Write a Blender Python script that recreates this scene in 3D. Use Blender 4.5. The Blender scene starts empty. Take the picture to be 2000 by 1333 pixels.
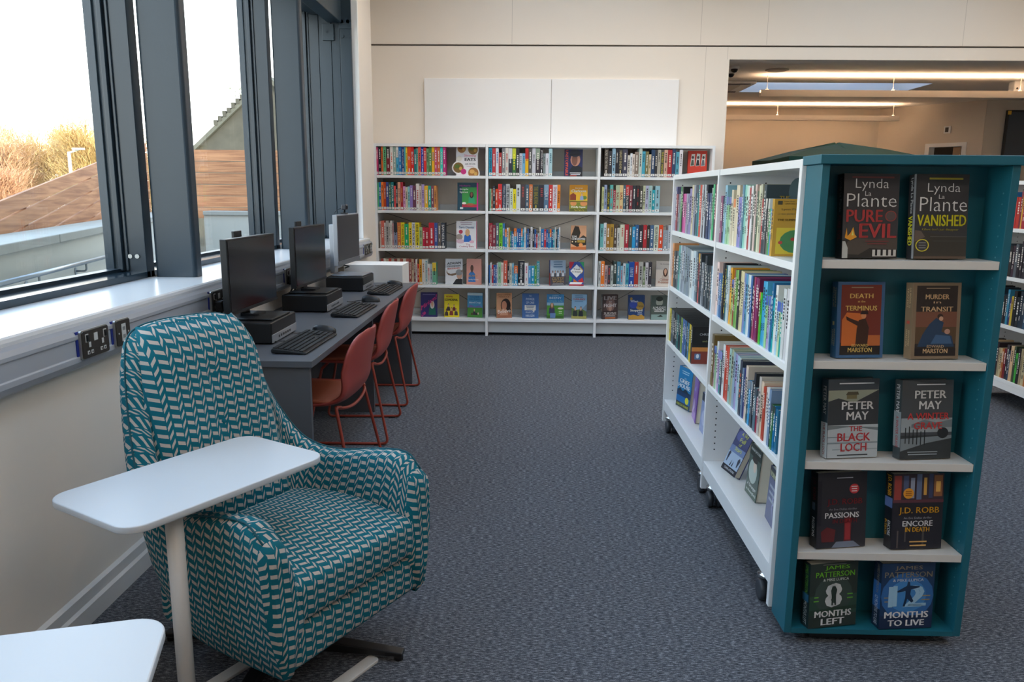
import bpy, math, random
from mathutils import Vector, Matrix
random.seed(7)
R = math.radians
sc = bpy.context.scene
col = sc.collection

# ---------------------------------------------------------------- camera
FPX, W_PX, H_PX = 1500.0, 2000.0, 1333.0          # focal length in pixels of the 2000x1333 frame
PITCH, YAW, ROLL, CAM_Z = R(10.93), R(1.45), R(-0.5), 1.38
_fwd = Matrix.Rotation(YAW, 3, 'Z') @ Vector((0, math.cos(PITCH), -math.sin(PITCH)))
_right = Matrix.Rotation(YAW, 3, 'Z') @ Vector((1, 0, 0))
_down = _fwd.cross(_right)
_r2 = math.cos(ROLL) * _right + math.sin(ROLL) * _down
_d2 = -math.sin(ROLL) * _right + math.cos(ROLL) * _down
cam_data = bpy.data.cameras.new('camera')
cam_data.sensor_width = 36.0
cam_data.lens = FPX / W_PX * 36.0
cam_data.clip_start, cam_data.clip_end = 0.05, 400
cam = bpy.data.objects.new('camera', cam_data)
m = Matrix((( _r2.x, -_d2.x, -_fwd.x, 0), (_r2.y, -_d2.y, -_fwd.y, 0), (_r2.z, -_d2.z, -_fwd.z, CAM_Z), (0, 0, 0, 1)))
cam.matrix_world = m
col.objects.link(cam)
sc.camera = cam

# ---------------------------------------------------------------- light and exposure
wd = bpy.data.worlds.new('sky'); sc.world = wd; wd.use_nodes = True
bg = wd.node_tree.nodes['Background']; bg.inputs[1].default_value = 5.0
_wn, _wl = wd.node_tree.nodes, wd.node_tree.links        # white haze at the horizon, paling blue towards the zenith
_tc = _wn.new('ShaderNodeTexCoord'); _sp = _wn.new('ShaderNodeSeparateXYZ'); _cr = _wn.new('ShaderNodeValToRGB')
_wl.new(_tc.outputs['Generated'], _sp.inputs[0]); _wl.new(_sp.outputs[2], _cr.inputs[0]); _wl.new(_cr.outputs[0], bg.inputs[0])
_e = _cr.color_ramp.elements
_e[0].position = 0.0; _e[0].color = (1.0, .97, .93, 1); _e[1].position = 1.0; _e[1].color = (.30, .42, .62, 1)
for _p, _c in ((.12, (1.0, .99, .97, 1)), (.35, (.72, .82, .95, 1)), (.6, (.42, .56, .78, 1))):
    _x = _cr.color_ramp.elements.new(_p); _x.color = _c
sun = bpy.data.lights.new('sun', 'SUN'); sun.energy = 4.2; sun.angle = R(0.6); sun.color = (1.0, 0.85, 0.60)
so = bpy.data.objects.new('sun', sun); col.objects.link(so)
so.rotation_euler = (R(78), 0, R(52))             # low winter sun from behind the building
sc.view_settings.view_transform = 'Standard'
sc.view_settings.look = 'None'
sc.view_settings.gamma = 1.0
sc.view_settings.use_curve_mapping = False
sc.view_settings.exposure = 0.2

# ---------------------------------------------------------------- materials
def lin(h):
    h = h.lstrip('#')
    if len(h) == 3: h = ''.join(c * 2 for c in h)
    v = [int(h[i:i + 2], 16) / 255 for i in (0, 2, 4)]
    return tuple(c / 12.92 if c <= .04045 else ((c + .055) / 1.055) ** 2.4 for c in v) + (1,)
_mats = {}
def mat(h, rough=.5, metal=0.0, key=None, noise=0.0, nscale=40, bump=0.0, bscale=400, spec=.5, coat=0.0):
    k = key or (h, rough, metal, noise, bump, spec)
    if k in _mats: return _mats[k]
    mt = bpy.data.materials.new('mat_' + str(h)); mt.use_nodes = True
    nt = mt.node_tree; b = nt.nodes['Principled BSDF']
    b.inputs['Base Color'].default_value = lin(h); b.inputs['Roughness'].default_value = rough
    b.inputs['Metallic'].default_value = metal; b.inputs['Specular IOR Level'].default_value = spec
    if coat: b.inputs['Coat Weight'].default_value = coat
    if noise or bump:
        tc = nt.nodes.new('ShaderNodeTexCoord')
    if noise:
        nz = nt.nodes.new('ShaderNodeTexNoise'); nz.inputs['Scale'].default_value = nscale; nz.inputs['Detail'].default_value = 4
        nt.links.new(tc.outputs['Object'], nz.inputs['Vector'])
        mr = nt.nodes.new('ShaderNodeMapRange'); mr.inputs['To Min'].default_value = 1 - noise; mr.inputs['To Max'].default_value = 1 + noise
        nt.links.new(nz.outputs[0], mr.inputs['Value'])
        mx = nt.nodes.new('ShaderNodeVectorMath'); mx.operation = 'SCALE'
        mx.inputs[0].default_value = lin(h)[:3]; nt.links.new(mr.outputs[0], mx.inputs['Scale'])
        nt.links.new(mx.outputs[0], b.inputs['Base Color'])
    if bump:
        n2 = nt.nodes.new('ShaderNodeTexNoise'); n2.inputs['Scale'].default_value = bscale
        nt.links.new(tc.outputs['Object'], n2.inputs['Vector'])
        bp = nt.nodes.new('ShaderNodeBump'); bp.inputs['Strength'].default_value = bump; bp.inputs['Distance'].default_value = .002
        nt.links.new(n2.outputs[0], bp.inputs['Height']); nt.links.new(bp.outputs[0], b.inputs['Normal'])
    _mats[k] = mt
    return mt
def emit(h, s):
    k = ('em', h, s)
    if k in _mats: return _mats[k]
    mt = bpy.data.materials.new('mat_lit_' + h); mt.use_nodes = True
    b = mt.node_tree.nodes['Principled BSDF']; b.inputs['Base Color'].default_value = lin(h)
    b.inputs['Emission Color'].default_value = lin(h); b.inputs['Emission Strength'].default_value = s
    _mats[k] = mt; return mt
def glass_mat():
    mt = bpy.data.materials.new('window_glass'); mt.use_nodes = True
    nt = mt.node_tree; nt.nodes.clear()
    o = nt.nodes.new('ShaderNodeOutputMaterial'); mx = nt.nodes.new('ShaderNodeMixShader'); t = nt.nodes.new('ShaderNodeBsdfTransparent')
    g = nt.nodes.new('ShaderNodeBsdfGlossy'); g.inputs['Roughness'].default_value = 0.01
    fw = nt.nodes.new('ShaderNodeLayerWeight'); fw.inputs[0].default_value = .5
    pw = nt.nodes.new('ShaderNodeMath'); pw.operation = 'POWER'; pw.inputs[1].default_value = 5; nt.links.new(fw.outputs['Facing'], pw.inputs[0])
    lw = nt.nodes.new('ShaderNodeMapRange'); lw.inputs['To Min'].default_value = .03; lw.inputs['To Max'].default_value = .75; nt.links.new(pw.outputs[0], lw.inputs[0])
    t.inputs[0].default_value = (.93, .96, .95, 1)
    nt.links.new(lw.outputs[0], mx.inputs[0]); nt.links.new(t.outputs[0], mx.inputs[1]); nt.links.new(g.outputs[0], mx.inputs[2])
    nt.links.new(mx.outputs[0], o.inputs[0]); return mt
GLASS = glass_mat()
def carpet_mat():
    mt = bpy.data.materials.new('carpet'); mt.use_nodes = True
    nt = mt.node_tree; b = nt.nodes['Principled BSDF']; L = nt.links.new
    tc = nt.nodes.new('ShaderNodeTexCoord')
    mp = nt.nodes.new('ShaderNodeMapping'); mp.inputs['Scale'].default_value = (55, 240, 1)
    n1 = nt.nodes.new('ShaderNodeTexNoise'); n1.inputs['Scale'].default_value = 1.0; n1.inputs['Detail'].default_value = 3; n1.inputs['Roughness'].default_value = .7
    L(tc.outputs['Object'], mp.inputs[0]); L(mp.outputs[0], n1.inputs['Vector'])
    n2 = nt.nodes.new('ShaderNodeTexNoise'); n2.inputs['Scale'].default_value = 420; n2.inputs['Detail'].default_value = 2
    L(tc.outputs['Object'], n2.inputs['Vector'])
    ad = nt.nodes.new('ShaderNodeMath'); ad.operation = 'ADD'; L(n1.outputs[0], ad.inputs[0])
    m2 = nt.nodes.new('ShaderNodeMath'); m2.operation = 'MULTIPLY'; m2.inputs[1].default_value = .4; L(n2.outputs[0], m2.inputs[0]); L(m2.outputs[0], ad.inputs[1])
    cr = nt.nodes.new('ShaderNodeValToRGB'); e = cr.color_ramp.elements
    e[0].position = .50; e[0].color = lin('303338'); e[1].position = .90; e[1].color = lin('a2a5ab')
    e2 = cr.color_ramp.elements.new(.70); e2.color = lin('55585f')
    L(ad.outputs[0], cr.inputs[0]); L(cr.outputs[0], b.inputs['Base Color'])
    b.inputs['Roughness'].default_value = .95; b.inputs['Specular IOR Level'].default_value = .1
    bp = nt.nodes.new('ShaderNodeBump'); bp.inputs['Strength'].default_value = .7; bp.inputs['Distance'].default_value = .004
    L(ad.outputs[0], bp.inputs['Height']); L(bp.outputs[0], b.inputs['Normal'])
    return mt
def wood_mat(base, dark, key):
    mt = bpy.data.materials.new(key); mt.use_nodes = True
    nt = mt.node_tree; b = nt.nodes['Principled BSDF']; L = nt.links.new
    tc = nt.nodes.new('ShaderNodeTexCoord'); oi = nt.nodes.new('ShaderNodeObjectInfo')
    ad = nt.nodes.new('ShaderNodeVectorMath'); ad.operation = 'ADD'; L(tc.outputs['Object'], ad.inputs[0]); L(oi.outputs['Location'], ad.inputs[1])
    mp = nt.nodes.new('ShaderNodeMapping'); mp.inputs['Scale'].default_value = (1.2, 1.2, 22); L(ad.outputs[0], mp.inputs[0])
    n1 = nt.nodes.new('ShaderNodeTexNoise'); n1.inputs['Scale'].default_value = 1.6; n1.inputs['Detail'].default_value = 6; n1.inputs['Distortion'].default_value = .6
    L(mp.outputs[0], n1.inputs['Vector'])
    cr = nt.nodes.new('ShaderNodeValToRGB'); e = cr.color_ramp.elements
    e[0].position = .3; e[0].color = lin(dark); e[1].position = .65; e[1].color = lin(base)
    L(n1.outputs[0], cr.inputs[0])
    mr = nt.nodes.new('ShaderNodeMapRange'); mr.inputs['To Min'].default_value = .8; mr.inputs['To Max'].default_value = 1.15
    L(oi.outputs['Random'], mr.inputs['Value'])
    sc_ = nt.nodes.new('ShaderNodeVectorMath'); sc_.operation = 'SCALE'; L(cr.outputs[0], sc_.inputs[0]); L(mr.outputs[0], sc_.inputs['Scale'])
    L(sc_.outputs[0], b.inputs['Base Color']); b.inputs['Roughness'].default_value = .65
    return mt
def fabric_mat():
    """teal upholstery with a woven zigzag of pale slanted dashes, on UVs in metres"""
    mt = bpy.data.materials.new('zigzag_upholstery'); mt.use_nodes = True
    nt = mt.node_tree; b = nt.nodes['Principled BSDF']; L = nt.links.new
    uv = nt.nodes.new('ShaderNodeUVMap'); sp = nt.nodes.new('ShaderNodeSeparateXYZ'); L(uv.outputs[0], sp.inputs[0])
    def mth(op, a, c=None, d=None):
        n = nt.nodes.new('ShaderNodeMath'); n.operation = op
        for i, v in enumerate((a, c, d)):
            if v is None: continue
            if isinstance(v, (int, float)): n.inputs[i].default_value = v
            else: L(v, n.inputs[i])
        return n.outputs[0]
    Pu, Pv, fa = .0365, .0255, .65
    u = mth('FRACT', mth('DIVIDE', sp.outputs[0], Pu)); v = sp.outputs[1]
    isA = mth('LESS_THAN', u, fa)
    ua = mth('MULTIPLY', u, Pu)
    va = mth('SUBTRACT', v, mth('MULTIPLY', ua, .30))
    vb = mth('ADD', mth('SUBTRACT', v, fa * Pu * .30), mth('MULTIPLY', mth('SUBTRACT', ua, fa * Pu), 1.9))
    vb = mth('ADD', vb, Pv * .52)
    vv = mth('ADD', mth('MULTIPLY', va, isA), mth('MULTIPLY', vb, mth('SUBTRACT', 1.0, isA)))
    fr = mth('FRACT', mth('DIVIDE', vv, Pv))
    band = mth('LESS_THAN', fr, mth('ADD', .42, mth('MULTIPLY', isA, -.02)))
    edgeA = mth('MULTIPLY', mth('GREATER_THAN', u, .07), mth('LESS_THAN', mth('ABSOLUTE', mth('SUBTRACT', u, fa)), 2.0))
    gap = mth('GREATER_THAN', mth('ABSOLUTE', mth('SUBTRACT', u, fa)), .06)
    pale = mth('MULTIPLY', mth('MULTIPLY', band, edgeA), gap)
    nz = nt.nodes.new('ShaderNodeTexNoise'); nz.inputs['Scale'].default_value = 900; L(uv.outputs[0], nz.inputs['Vector'])
    mx = nt.nodes.new('ShaderNodeMix'); mx.data_type = 'RGBA'; L(pale, mx.inputs[0])
    mx.inputs[6].default_value = lin('0c7080'); mx.inputs[7].default_value = lin('d2c6bb')
    m2 = nt.nodes.new('ShaderNodeMix'); m2.data_type = 'RGBA'; m2.blend_type = 'MULTIPLY'; m2.inputs[0].default_value = .35
    L(mx.outputs[2], m2.inputs[6]); L(nz.outputs[0], m2.inputs[7]); L(m2.outputs[2], b.inputs['Base Color'])
    b.inputs['Roughness'].default_value = .85; b.inputs['Specular IOR Level'].default_value = .25
    bp = nt.nodes.new('ShaderNodeBump'); bp.inputs['Strength'].default_value = .3; bp.inputs['Distance'].default_value = .001
    L(mth('ADD', nz.outputs[0], pale), bp.inputs['Height']); L(bp.outputs[0], b.inputs['Normal'])
    return mt

# ---------------------------------------------------------------- mesh helpers
class MB:
    def __init__(s): s.v = []; s.f = []; s.mi = []; s.mats = []; s.uv = None; s.sm = []
    def m(s, mt):
        if mt not in s.mats: s.mats.append(mt)
        return s.mats.index(mt)
    def add(s, vs, fs, mt, smooth=False):
        o = len(s.v); s.v += [tuple(p) for p in vs]; i = s.m(mt)
        for f in fs: s.f.append(tuple(o + k for k in f)); s.mi.append(i); s.sm.append(smooth)
        return s
    def box(s, x0, x1, y0, y1, z0, z1, mt):
        vs = [(x, y, z) for z in (z0, z1) for y in (y0, y1) for x in (x0, x1)]
        return s.add(vs, [(0, 2, 3, 1), (4, 5, 7, 6), (0, 1, 5, 4), (2, 6, 7, 3), (0, 4, 6, 2), (1, 3, 7, 5)], mt)
    def prism(s, pts, z0, z1, mt, axis='z', smooth=False):
        """polygon (counter-clockwise in its plane) swept along an axis"""
        def p3(a, b, c): return {'z': (a, b, c), 'y': (a, c, b), 'x': (c, a, b)}[axis]
        n = len(pts)
        vs = [p3(a, b, z0) for a, b in pts] + [p3(a, b, z1) for a, b in pts]
        fl = axis == 'y'
        fs = [tuple(range(n))[::1 if fl else -1], tuple(range(n, 2 * n))[::-1 if fl else 1]]
        o = len(s.v); s.v += vs; i = s.m(mt)
        for f in fs: s.f.append(tuple(o + k for k in f)); s.mi.append(i); s.sm.append(False)
        for k in range(n):
            q = (k, (k + 1) % n, n + (k + 1) % n, n + k)
            if fl: q = q[::-1]
            s.f.append(tuple(o + j for j in q)); s.mi.append(i); s.sm.append(smooth)
        return s
    def tube(s, pts, r, mt, n=10, cap=True):
        pts = [Vector(p) for p in pts]; rings = []
        up = None
        for i, p in enumerate(pts):
            t = ((pts[i + 1] if i + 1 < len(pts) else p) - (pts[i - 1] if i else p)).normalized()
            if up is None:
                up = Vector((0, 0, 1)) if abs(t.z) < .9 else Vector((1, 0, 0))
            a = t.cross(up)
            if a.length < 1e-5: a = t.cross(Vector((0, 1, 0)))
            a.normalize(); b = a.cross(t).normalized(); up = b
            rr = r[i] if isinstance(r, (list, tuple)) else r
            rings.append([p + rr * (math.cos(2 * math.pi * k / n) * a + math.sin(2 * math.pi * k / n) * b) for k in range(n)])
        vs = [q for rg in rings for q in rg]; fs = []
        for i in range(len(pts) - 1):
            for k in range(n): fs.append((i * n + k, i * n + (k + 1) % n, (i + 1) * n + (k + 1) % n, (i + 1) * n + k)[::-1])
        s.add(vs, fs, mt, True)
        if cap:
            o = len(vs) ; base = len(s.v) - o; i = s.m(mt)
            s.f.append(tuple(base + k for k in range(n))); s.mi.append(i); s.sm.append(False)
            s.f.append(tuple(base + o - n + k for k in range(n))[::-1]); s.mi.append(i); s.sm.append(False)
        return s
    def lathe(s, prof, mt, c=(0, 0, 0), n=20, axis='z', smooth=True):
        vs = []; fs = []
        for r, h in prof:
            for k in range(n):
                a = 2 * math.pi * k / n
                p = (r * math.cos(a), r * math.sin(a), h)
                if axis == 'x': p = (p[2], p[0], p[1])
                if axis == 'y': p = (p[1], p[2], p[0])
                vs.append((p[0] + c[0], p[1] + c[1], p[2] + c[2]))
        for i in range(len(prof) - 1):
            for k in range(n): fs.append((i * n + k, i * n + (k + 1) % n, (i + 1) * n + (k + 1) % n, (i + 1) * n + k))
        s.add(vs, fs, mt, smooth)
        o = len(s.v) - len(vs); i = s.m(mt)
        s.f.append(tuple(o + k for k in range(n))[::-1]); s.mi.append(i); s.sm.append(False)
        s.f.append(tuple(len(s.v) - n + k for k in range(n))); s.mi.append(i); s.sm.append(False)
        return s
    def grid(s, rows, mt, closed=False, smooth=True, flip=False):
        nr, nc = len(rows), len(rows[0]); vs = [p for r in rows for p in r]; fs = []
        for i in range(nr - 1):
            for j in range(nc if closed else nc - 1):
                q = (i * nc + j, i * nc + (j + 1) % nc, (i + 1) * nc + (j + 1) % nc, (i + 1) * nc + j)
                fs.append(q[::-1] if flip else q)
        return s.add(vs, fs, mt, smooth)
    def build(s, name, parent=None, loc=None, bevel=0, seg=2, subsurf=0, solid=0):
        me = bpy.data.meshes.new(name); me.from_pydata(s.v, [], s.f); 
        for mt in s.mats: me.materials.append(mt)
        me.polygons.foreach_set('material_index', s.mi); me.polygons.foreach_set('use_smooth', s.sm)
        if s.uv:
            ul = me.uv_layers.new(name='UVMap')
            for lp in me.loops: ul.data[lp.index].uv = s.uv[lp.vertex_index]
        me.update()
        o = bpy.data.objects.new(name, me); col.objects.link(o)
        if parent: o.parent = parent
        if loc: o.location = loc
        if solid:
            md = o.modifiers.new('solid', 'SOLIDIFY'); md.thickness = solid; md.offset = 0
        if subsurf:
            md = o.modifiers.new('sub', 'SUBSURF'); md.levels = md.render_levels = subsurf
        if bevel:
            md = o.modifiers.new('bevel', 'BEVEL'); md.width = bevel; md.segments = seg; md.limit_method = 'ANGLE'; md.angle_limit = R(40)
        return o
def box(name, x0, x1, y0, y1, z0, z1, mt, parent=None, bevel=0, seg=2):
    return MB().box(x0, x1, y0, y1, z0, z1, mt).build(name, parent, bevel=bevel, seg=seg)
def empty(name, loc=(0, 0, 0), rz=0, rx=0, ry=0):
    o = bpy.data.objects.new(name, None); o.empty_display_size = .1; col.objects.link(o)
    o.location = loc; o.rotation_euler = (rx, ry, rz); return o
def tag(o, label, cat, group=None):
    o['label'] = label; o['category'] = cat
    if group: o['group'] = group
    return o
def struct(o, label=None):
    o['kind'] = 'structure'
    if label: o['label'] = label
    return o
def copy_tree(o, parent=None):
    c = o.copy(); col.objects.link(c)
    if parent: c.parent = parent
    for ch in [k for k in bpy.data.objects if k.parent == o]: copy_tree(ch, c)
    return c
def smooth_path(pts, rad, n=5):
    """polyline with its corners rounded"""
    P_ = [Vector(p) for p in pts]; out = [P_[0]]
    for i in range(1, len(P_) - 1):
        a, b, c = P_[i - 1], P_[i], P_[i + 1]
        d1 = (a - b); d2 = (c - b); k = min(rad, d1.length * .48, d2.length * .48)
        p, q = b + d1.normalized() * k, b + d2.normalized() * k
        for j in range(n + 1):
            t = j / n; out.append((1 - t) ** 2 * p + 2 * t * (1 - t) * b + t * t * q)
    return out + [P_[-1]]
def catmull(pts, n=6):
    P_ = [Vector(p) for p in pts]; P_ = [2 * P_[0] - P_[1]] + P_ + [2 * P_[-1] - P_[-2]]; out = []
    for i in range(1, len(P_) - 2):
        a, b, c, d = P_[i - 1:i + 3]
        for j in range(n):
            t = j / n
            out.append(.5 * ((2 * b) + (c - a) * t + (2 * a - 5 * b + 4 * c - d) * t * t + (3 * b - a - 3 * c + d) * t ** 3))
    return out + [P_[-2]]
def rrect(x0, x1, y0, y1, r, n=6):
    out = []
    for cx, cy, a0 in ((x1 - r, y0 + r, -90), (x1 - r, y1 - r, 0), (x0 + r, y1 - r, 90), (x0 + r, y0 + r, 180)):
        for k in range(n + 1):
            a = R(a0 + 90 * k / n); out.append((cx + r * math.cos(a), cy + r * math.sin(a)))
    return out
def y_at(px, X0, z):
    """distance Y of the point on the plane X = X0 at height z that shows at pixel column px"""
    k = (px - W_PX / 2) / FPX
    a = _r2 - k * _fwd
    return -(a.x * X0 + a.z * (z - CAM_Z)) / a.y
# ================================================================ the setting
WALL = mat('efe6da', .8, noise=.015, nscale=3, bump=.05, bscale=300)
WHITE = mat('f0efed', .45)
CEIL = mat('efe8de', .85, noise=.01)
STEEL = mat('2b3a45', .36, noise=.05, nscale=6, bump=.12, bscale=60)
FRAME = mat('25343f', .33); RAILM = mat('2b3943', .12)
CARPET = carpet_mat()
XW, YB = -1.43, 7.71                              # inner face of the window wall, face of the back wall
FLOOR = struct(box('floor', -1.9, 9.0, -3.0, 15.0, -.12, 0, CARPET), 'dark blue grey flecked carpet floor')

# window wall: parapet below the sill, end pier, head above the glass
wl = MB()
wl.box(-1.95, XW, -3.0, 6.52, 0, .955, WALL)
wl.box(-1.95, XW, 6.52, 7.03, 0, 4.1, WALL)
wl.box(-1.95, XW, -3.0, -.15, .989, 3.06, WALL)  # unseen infill, added to cut light from behind the camera
wl.box(-1.95, -1.57, 7.03, YB + .2, 0, 4.1, WALL)
wl.box(-1.95, XW, -3.0, 6.52, 3.06, 4.1, WALL)
struct(wl.build('wall_left'), 'cream plaster wall under and beyond the windows')
struct(box('trim_1', -1.50, XW + .003, 6.493, 6.519, .992, 3.06, WHITE), 'white reveal strip at the end of the windows')
struct(MB().tube([(-1.446, 7.055, 1.3), (-1.446, 7.055, 2.66), (-1.446, 7.055, 2.7), (-1.446, 7.055, 3.9)], [.011, .011, .011, .011], WALL, 8).build('trim_2'), 'thin cream conduit in the corner')
bb = MB().prism([(XW, 0), (XW + .022, 0), (XW + .022, .062), (XW + .012, .070), (XW + .012, .105), (XW, .115)], -3.0, 7.03, mat('d9d8d6', .5), 'y')
struct(bb.build('baseboard_left'), 'pale grey skirting board with a stepped top')
sill = MB().prism([(-1.9, .957), (-1.408, .957), (-1.402, .962), (-1.400, .974), (-1.402, .984), (-1.408, .989), (-1.9, .989)], -3.0, 6.64, mat('e9ebec', .22), 'y')
struct(sill.build('trim_3'), 'glossy pale window sill with a rounded nose')

# windows: rails, mullion fins with paired bolts, glass panes, steel posts
XG = -1.865
POSTS = [-1.89, -.11, 1.67, 3.45, 5.23]
ZH = 2.80
def bolt(parent, p, axis, r=.008, mt=None):
    MB().lathe([(r, 0), (r, .003), (r * .62, .006), (r * .6, .0045)], mt or mat('b9bcbc', .35, .8), p, 12, axis).build('bolt', parent)
ends = [-3.0] + POSTS + [6.49]
for i in range(len(ends) - 1):
    y0, y1 = ends[i] + .035, ends[i + 1] - .035
    if y1 < .5: continue
    w = empty('window_%d' % (i + 1), (XG, (y0 + y1) / 2, .99)); struct(w, 'tall window pane in dark frame')
    def local(mb, name, w=w):
        o = mb.build(name); o.parent = w; o.location = -w.location; return o
    local(MB().box(XG - .006, XG + .006, y0 - .01, y1 + .01, 1.02, ZH, GLASS), 'pane')
    local(MB().box(XG - .045, -1.735, y0 - .03, y1 + .03, .9895, 1.016, RAILM).box(XG - .03, XG + .02, y0, y1, 1.016, 1.030, FRAME), 'bottom_rail')
    local(MB().box(XG - .045, -1.755, y0 - .03, y1 + .03, ZH - .02, ZH + .06, FRAME), 'top_rail')
for i, y in enumerate(ends[1:]):
    if y < -.2: continue
    mu = empty('trim_%d' % (10 + i), (XG, y, .99)); struct(mu, 'dark mullion fin beside the glass')
    last = y > 6
    yy0, yy1 = (y - .035, y + .035) if not last else (y - .035, y + .03)
    k = MB().box(XG - .05, -1.735, yy0, yy1, .989, 2.9, FRAME)
    k.box(XG - .05, XG - .012, yy0 - .012, yy1 + .012, .989, 2.9, FRAME).box(XG + .012, XG + .032, yy0 - .02, yy1 + .012, 1.02, 2.9, FRAME)
    k.box(XG + .040, XG + .052, yy0 - .008, yy1, 1.02, 2.9, FRAME)
    o = k.build('fin', mu, bevel=.002); o.location = -mu.location
    for dx in (-.05, -.018):
        bolt(mu, (-1.735 + dx - .02 - XG, yy0 - y - .006, 1.085 - .99), 'y', .010)
    if last:
        k = MB().box(-1.735, -1.635, y - .03, y + .03, .989, 2.9, STEEL).box(-1.633, -1.565, y - .026, y + .03, .989, 2.9, STEEL).box(-1.563, -1.475, y - .03, y + .03, .989, 3.06, STEEL)
        o = k.build('end_post', mu, bevel=.003); o.location = -mu.location
        k = MB().box(-1.70, -1.61, y - .045, y - .03, 2.565, 2.69, STEEL); o = k.build('fixing_plate', mu, bevel=.002); o.location = -mu.location
        bolt(mu, (-1.66 - XG, -.045, 2.63 - .99), 'y', .012, STEEL)
        k = MB().box(-1.568, -1.47, y - .036, y - .03, 2.655, 3.0, STEEL); o = k.build('splice_plate', mu, bevel=.002); o.location = -mu.location
        for bx in (-1.545, -1.495):
            for bz in (2.60, 2.71): bolt(mu, (bx - XG, -.036, bz - .99), 'y', .015, STEEL)
for y in POSTS[2:]:
    p = empty('trim_%d' % (20 + POSTS.index(y)), (-1.62, y, .99)); struct(p, 'dark steel post standing on the sill')
    k = MB().prism(rrect(-.095, .093, -.0, .075, .016, 4), 0, 2.08, STEEL, smooth=False); k.build('post', p)
struct(MB().box(-1.66, -1.545, -3, 6.45, 2.70, 2.90, STEEL).build('trim_30', bevel=.006), 'dark steel beam over the windows')
struct(MB().box(-1.80, -1.665, -3, 6.44, 2.76, 2.95, FRAME).build('trim_31', bevel=.004), 'dark head channel above the glass')

# dado trunking
TRK = mat('a9adb4', .38)
tk = empty('dado_trunking', (XW + .001, 1.8, .83))
tag(tk, 'long grey dado trunking running under the window sill', 'trunking')
prof = [(0, 0), (.028, .002), (.044, .012), (.052, .030), (.052, .046), (.048, .048), (.048, .098), (.052, .100), (.052, .112), (.044, .126), (.028, .134), (0, .136)]
MB().prism([(x, z) for x, z in prof], -3.2, 4.80, TRK, 'y').build('body', tk, bevel=.002)
MB().prism([(x * 1.04, z * 1.01 - .001) for x, z in prof], 4.80, 4.815, TRK, 'y').build('end_cap', tk)
GUN = mat('56534f', .38, .75); PALE = mat('cfd0ce', .4); BLUE = mat('1a2f8c', .5); BLK = mat('141518', .45)
def socket(y, label, plug=False):
    e = tag(empty('power_socket', (XW + .0505, y, .909)), label, 'socket', 'double power sockets on the trunking')
    box('backing', -.002, .0012, -.086, .0, -.044, .044, BLUE, e)
    MB().prism([(a, b) for a, b in rrect(-.075, .075, -.045, .045, .008)], .0012, .009, mat('b8b6b0', .3, .7), 'x').build('rim', e)
    pl = MB().prism(rrect(-.072, .072, -.042, .042, .007), .009, .013, GUN, 'x').build('face_plate', e)
    for yy in (-.05, .05):
        s = MB().box(.013, .0145, yy - .008, yy + .008, .008, .033, PALE).build('switch', pl)
        MB().box(.0145, .019, yy - .005, yy + .005, .010, .030, BLK).build('rocker', pl)
    MB().box(.013, .0142, -.011, .009, .006, .030, PALE).build('usb_port', pl)
    for yy in (-.036, .036):
        k = MB().box(.013, .0142, yy - .005, yy + .005, -.010, .006, PALE); k.build('earth_slot', pl)
        for dy in (-.010, .010):
            k = MB().box(.013, .0142, yy + dy - .006, yy + dy + .006, -.031, -.020, PALE).box(.0142, .0146, yy + dy - .002, yy + dy + .003, -.029, -.023, BLK); k.build('pin_slot', pl)
    if plug:
        for yy in (-.036, .036):
            g = tag(empty('mains_plug', (XW + .0505 + .015, y + yy, .889)), 'black three pin plug in the %s half of the socket %s' % ('near' if yy < 0 else 'far', plug), 'plug', 'black plugs along the trunking')
            MB().prism(rrect(-.022, .022, -.026, .022, .007), 0, .03, BLK, 'x').prism(rrect(-.014, .014, -.018, .015, .006), .03, .042, BLK, 'x').build('body', g, bevel=.003)
            MB().tube(catmull([(.02, 0, -.024), (.012, .01, -.05), (-.012, .03, -.09), (-.018, .06, -.14), (-.018, .07, -.155)]), .0045, BLK, 8).build('cable', g)
def data(y, label):
    e = tag(empty('data_outlet', (XW + .0505, y, .909)), label, 'outlet', 'network outlets on the trunking')
    box('backing', -.002, .0012, -.055, .0, -.044, .044, BLUE, e)
    MB().prism(rrect(-.045, .045, -.045, .045, .008), .0012, .009, mat('b8b6b0', .3, .7), 'x').build('rim', e)
    MB().prism(rrect(-.042, .042, -.042, .042, .007), .009, .013, GUN, 'x').build('face_plate', e)
    MB().box(.013, .0145, -.013, .013, -.028, .03, PALE).build('insert', e)
    for z in (-.018, .008): MB().box(.0145, .0150, -.008, .008, z, z + .012, mat('8a8c8c', .5)).build('port', e)
    for yy in (-.03, .03): MB().lathe([(.003, 0), (.003, .001)], PALE, (.013, yy, 0), 8, 'x').build('screw', e)
for i, (ys, yd, where, pl) in enumerate(((2.335, 2.50, 'nearest the armchair', False), (3.30, 3.455, 'behind the nearest monitor', 'behind the nearest monitor'), (4.31, 4.46, 'behind the middle monitor', 'behind the middle monitor'), (6.35, 6.50, 'by the shelf end of the trunking', False))):
    socket(ys, 'dark metal double power socket %s' % where, pl)
    data(yd, 'small dark metal data outlet %s' % where)

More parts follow.
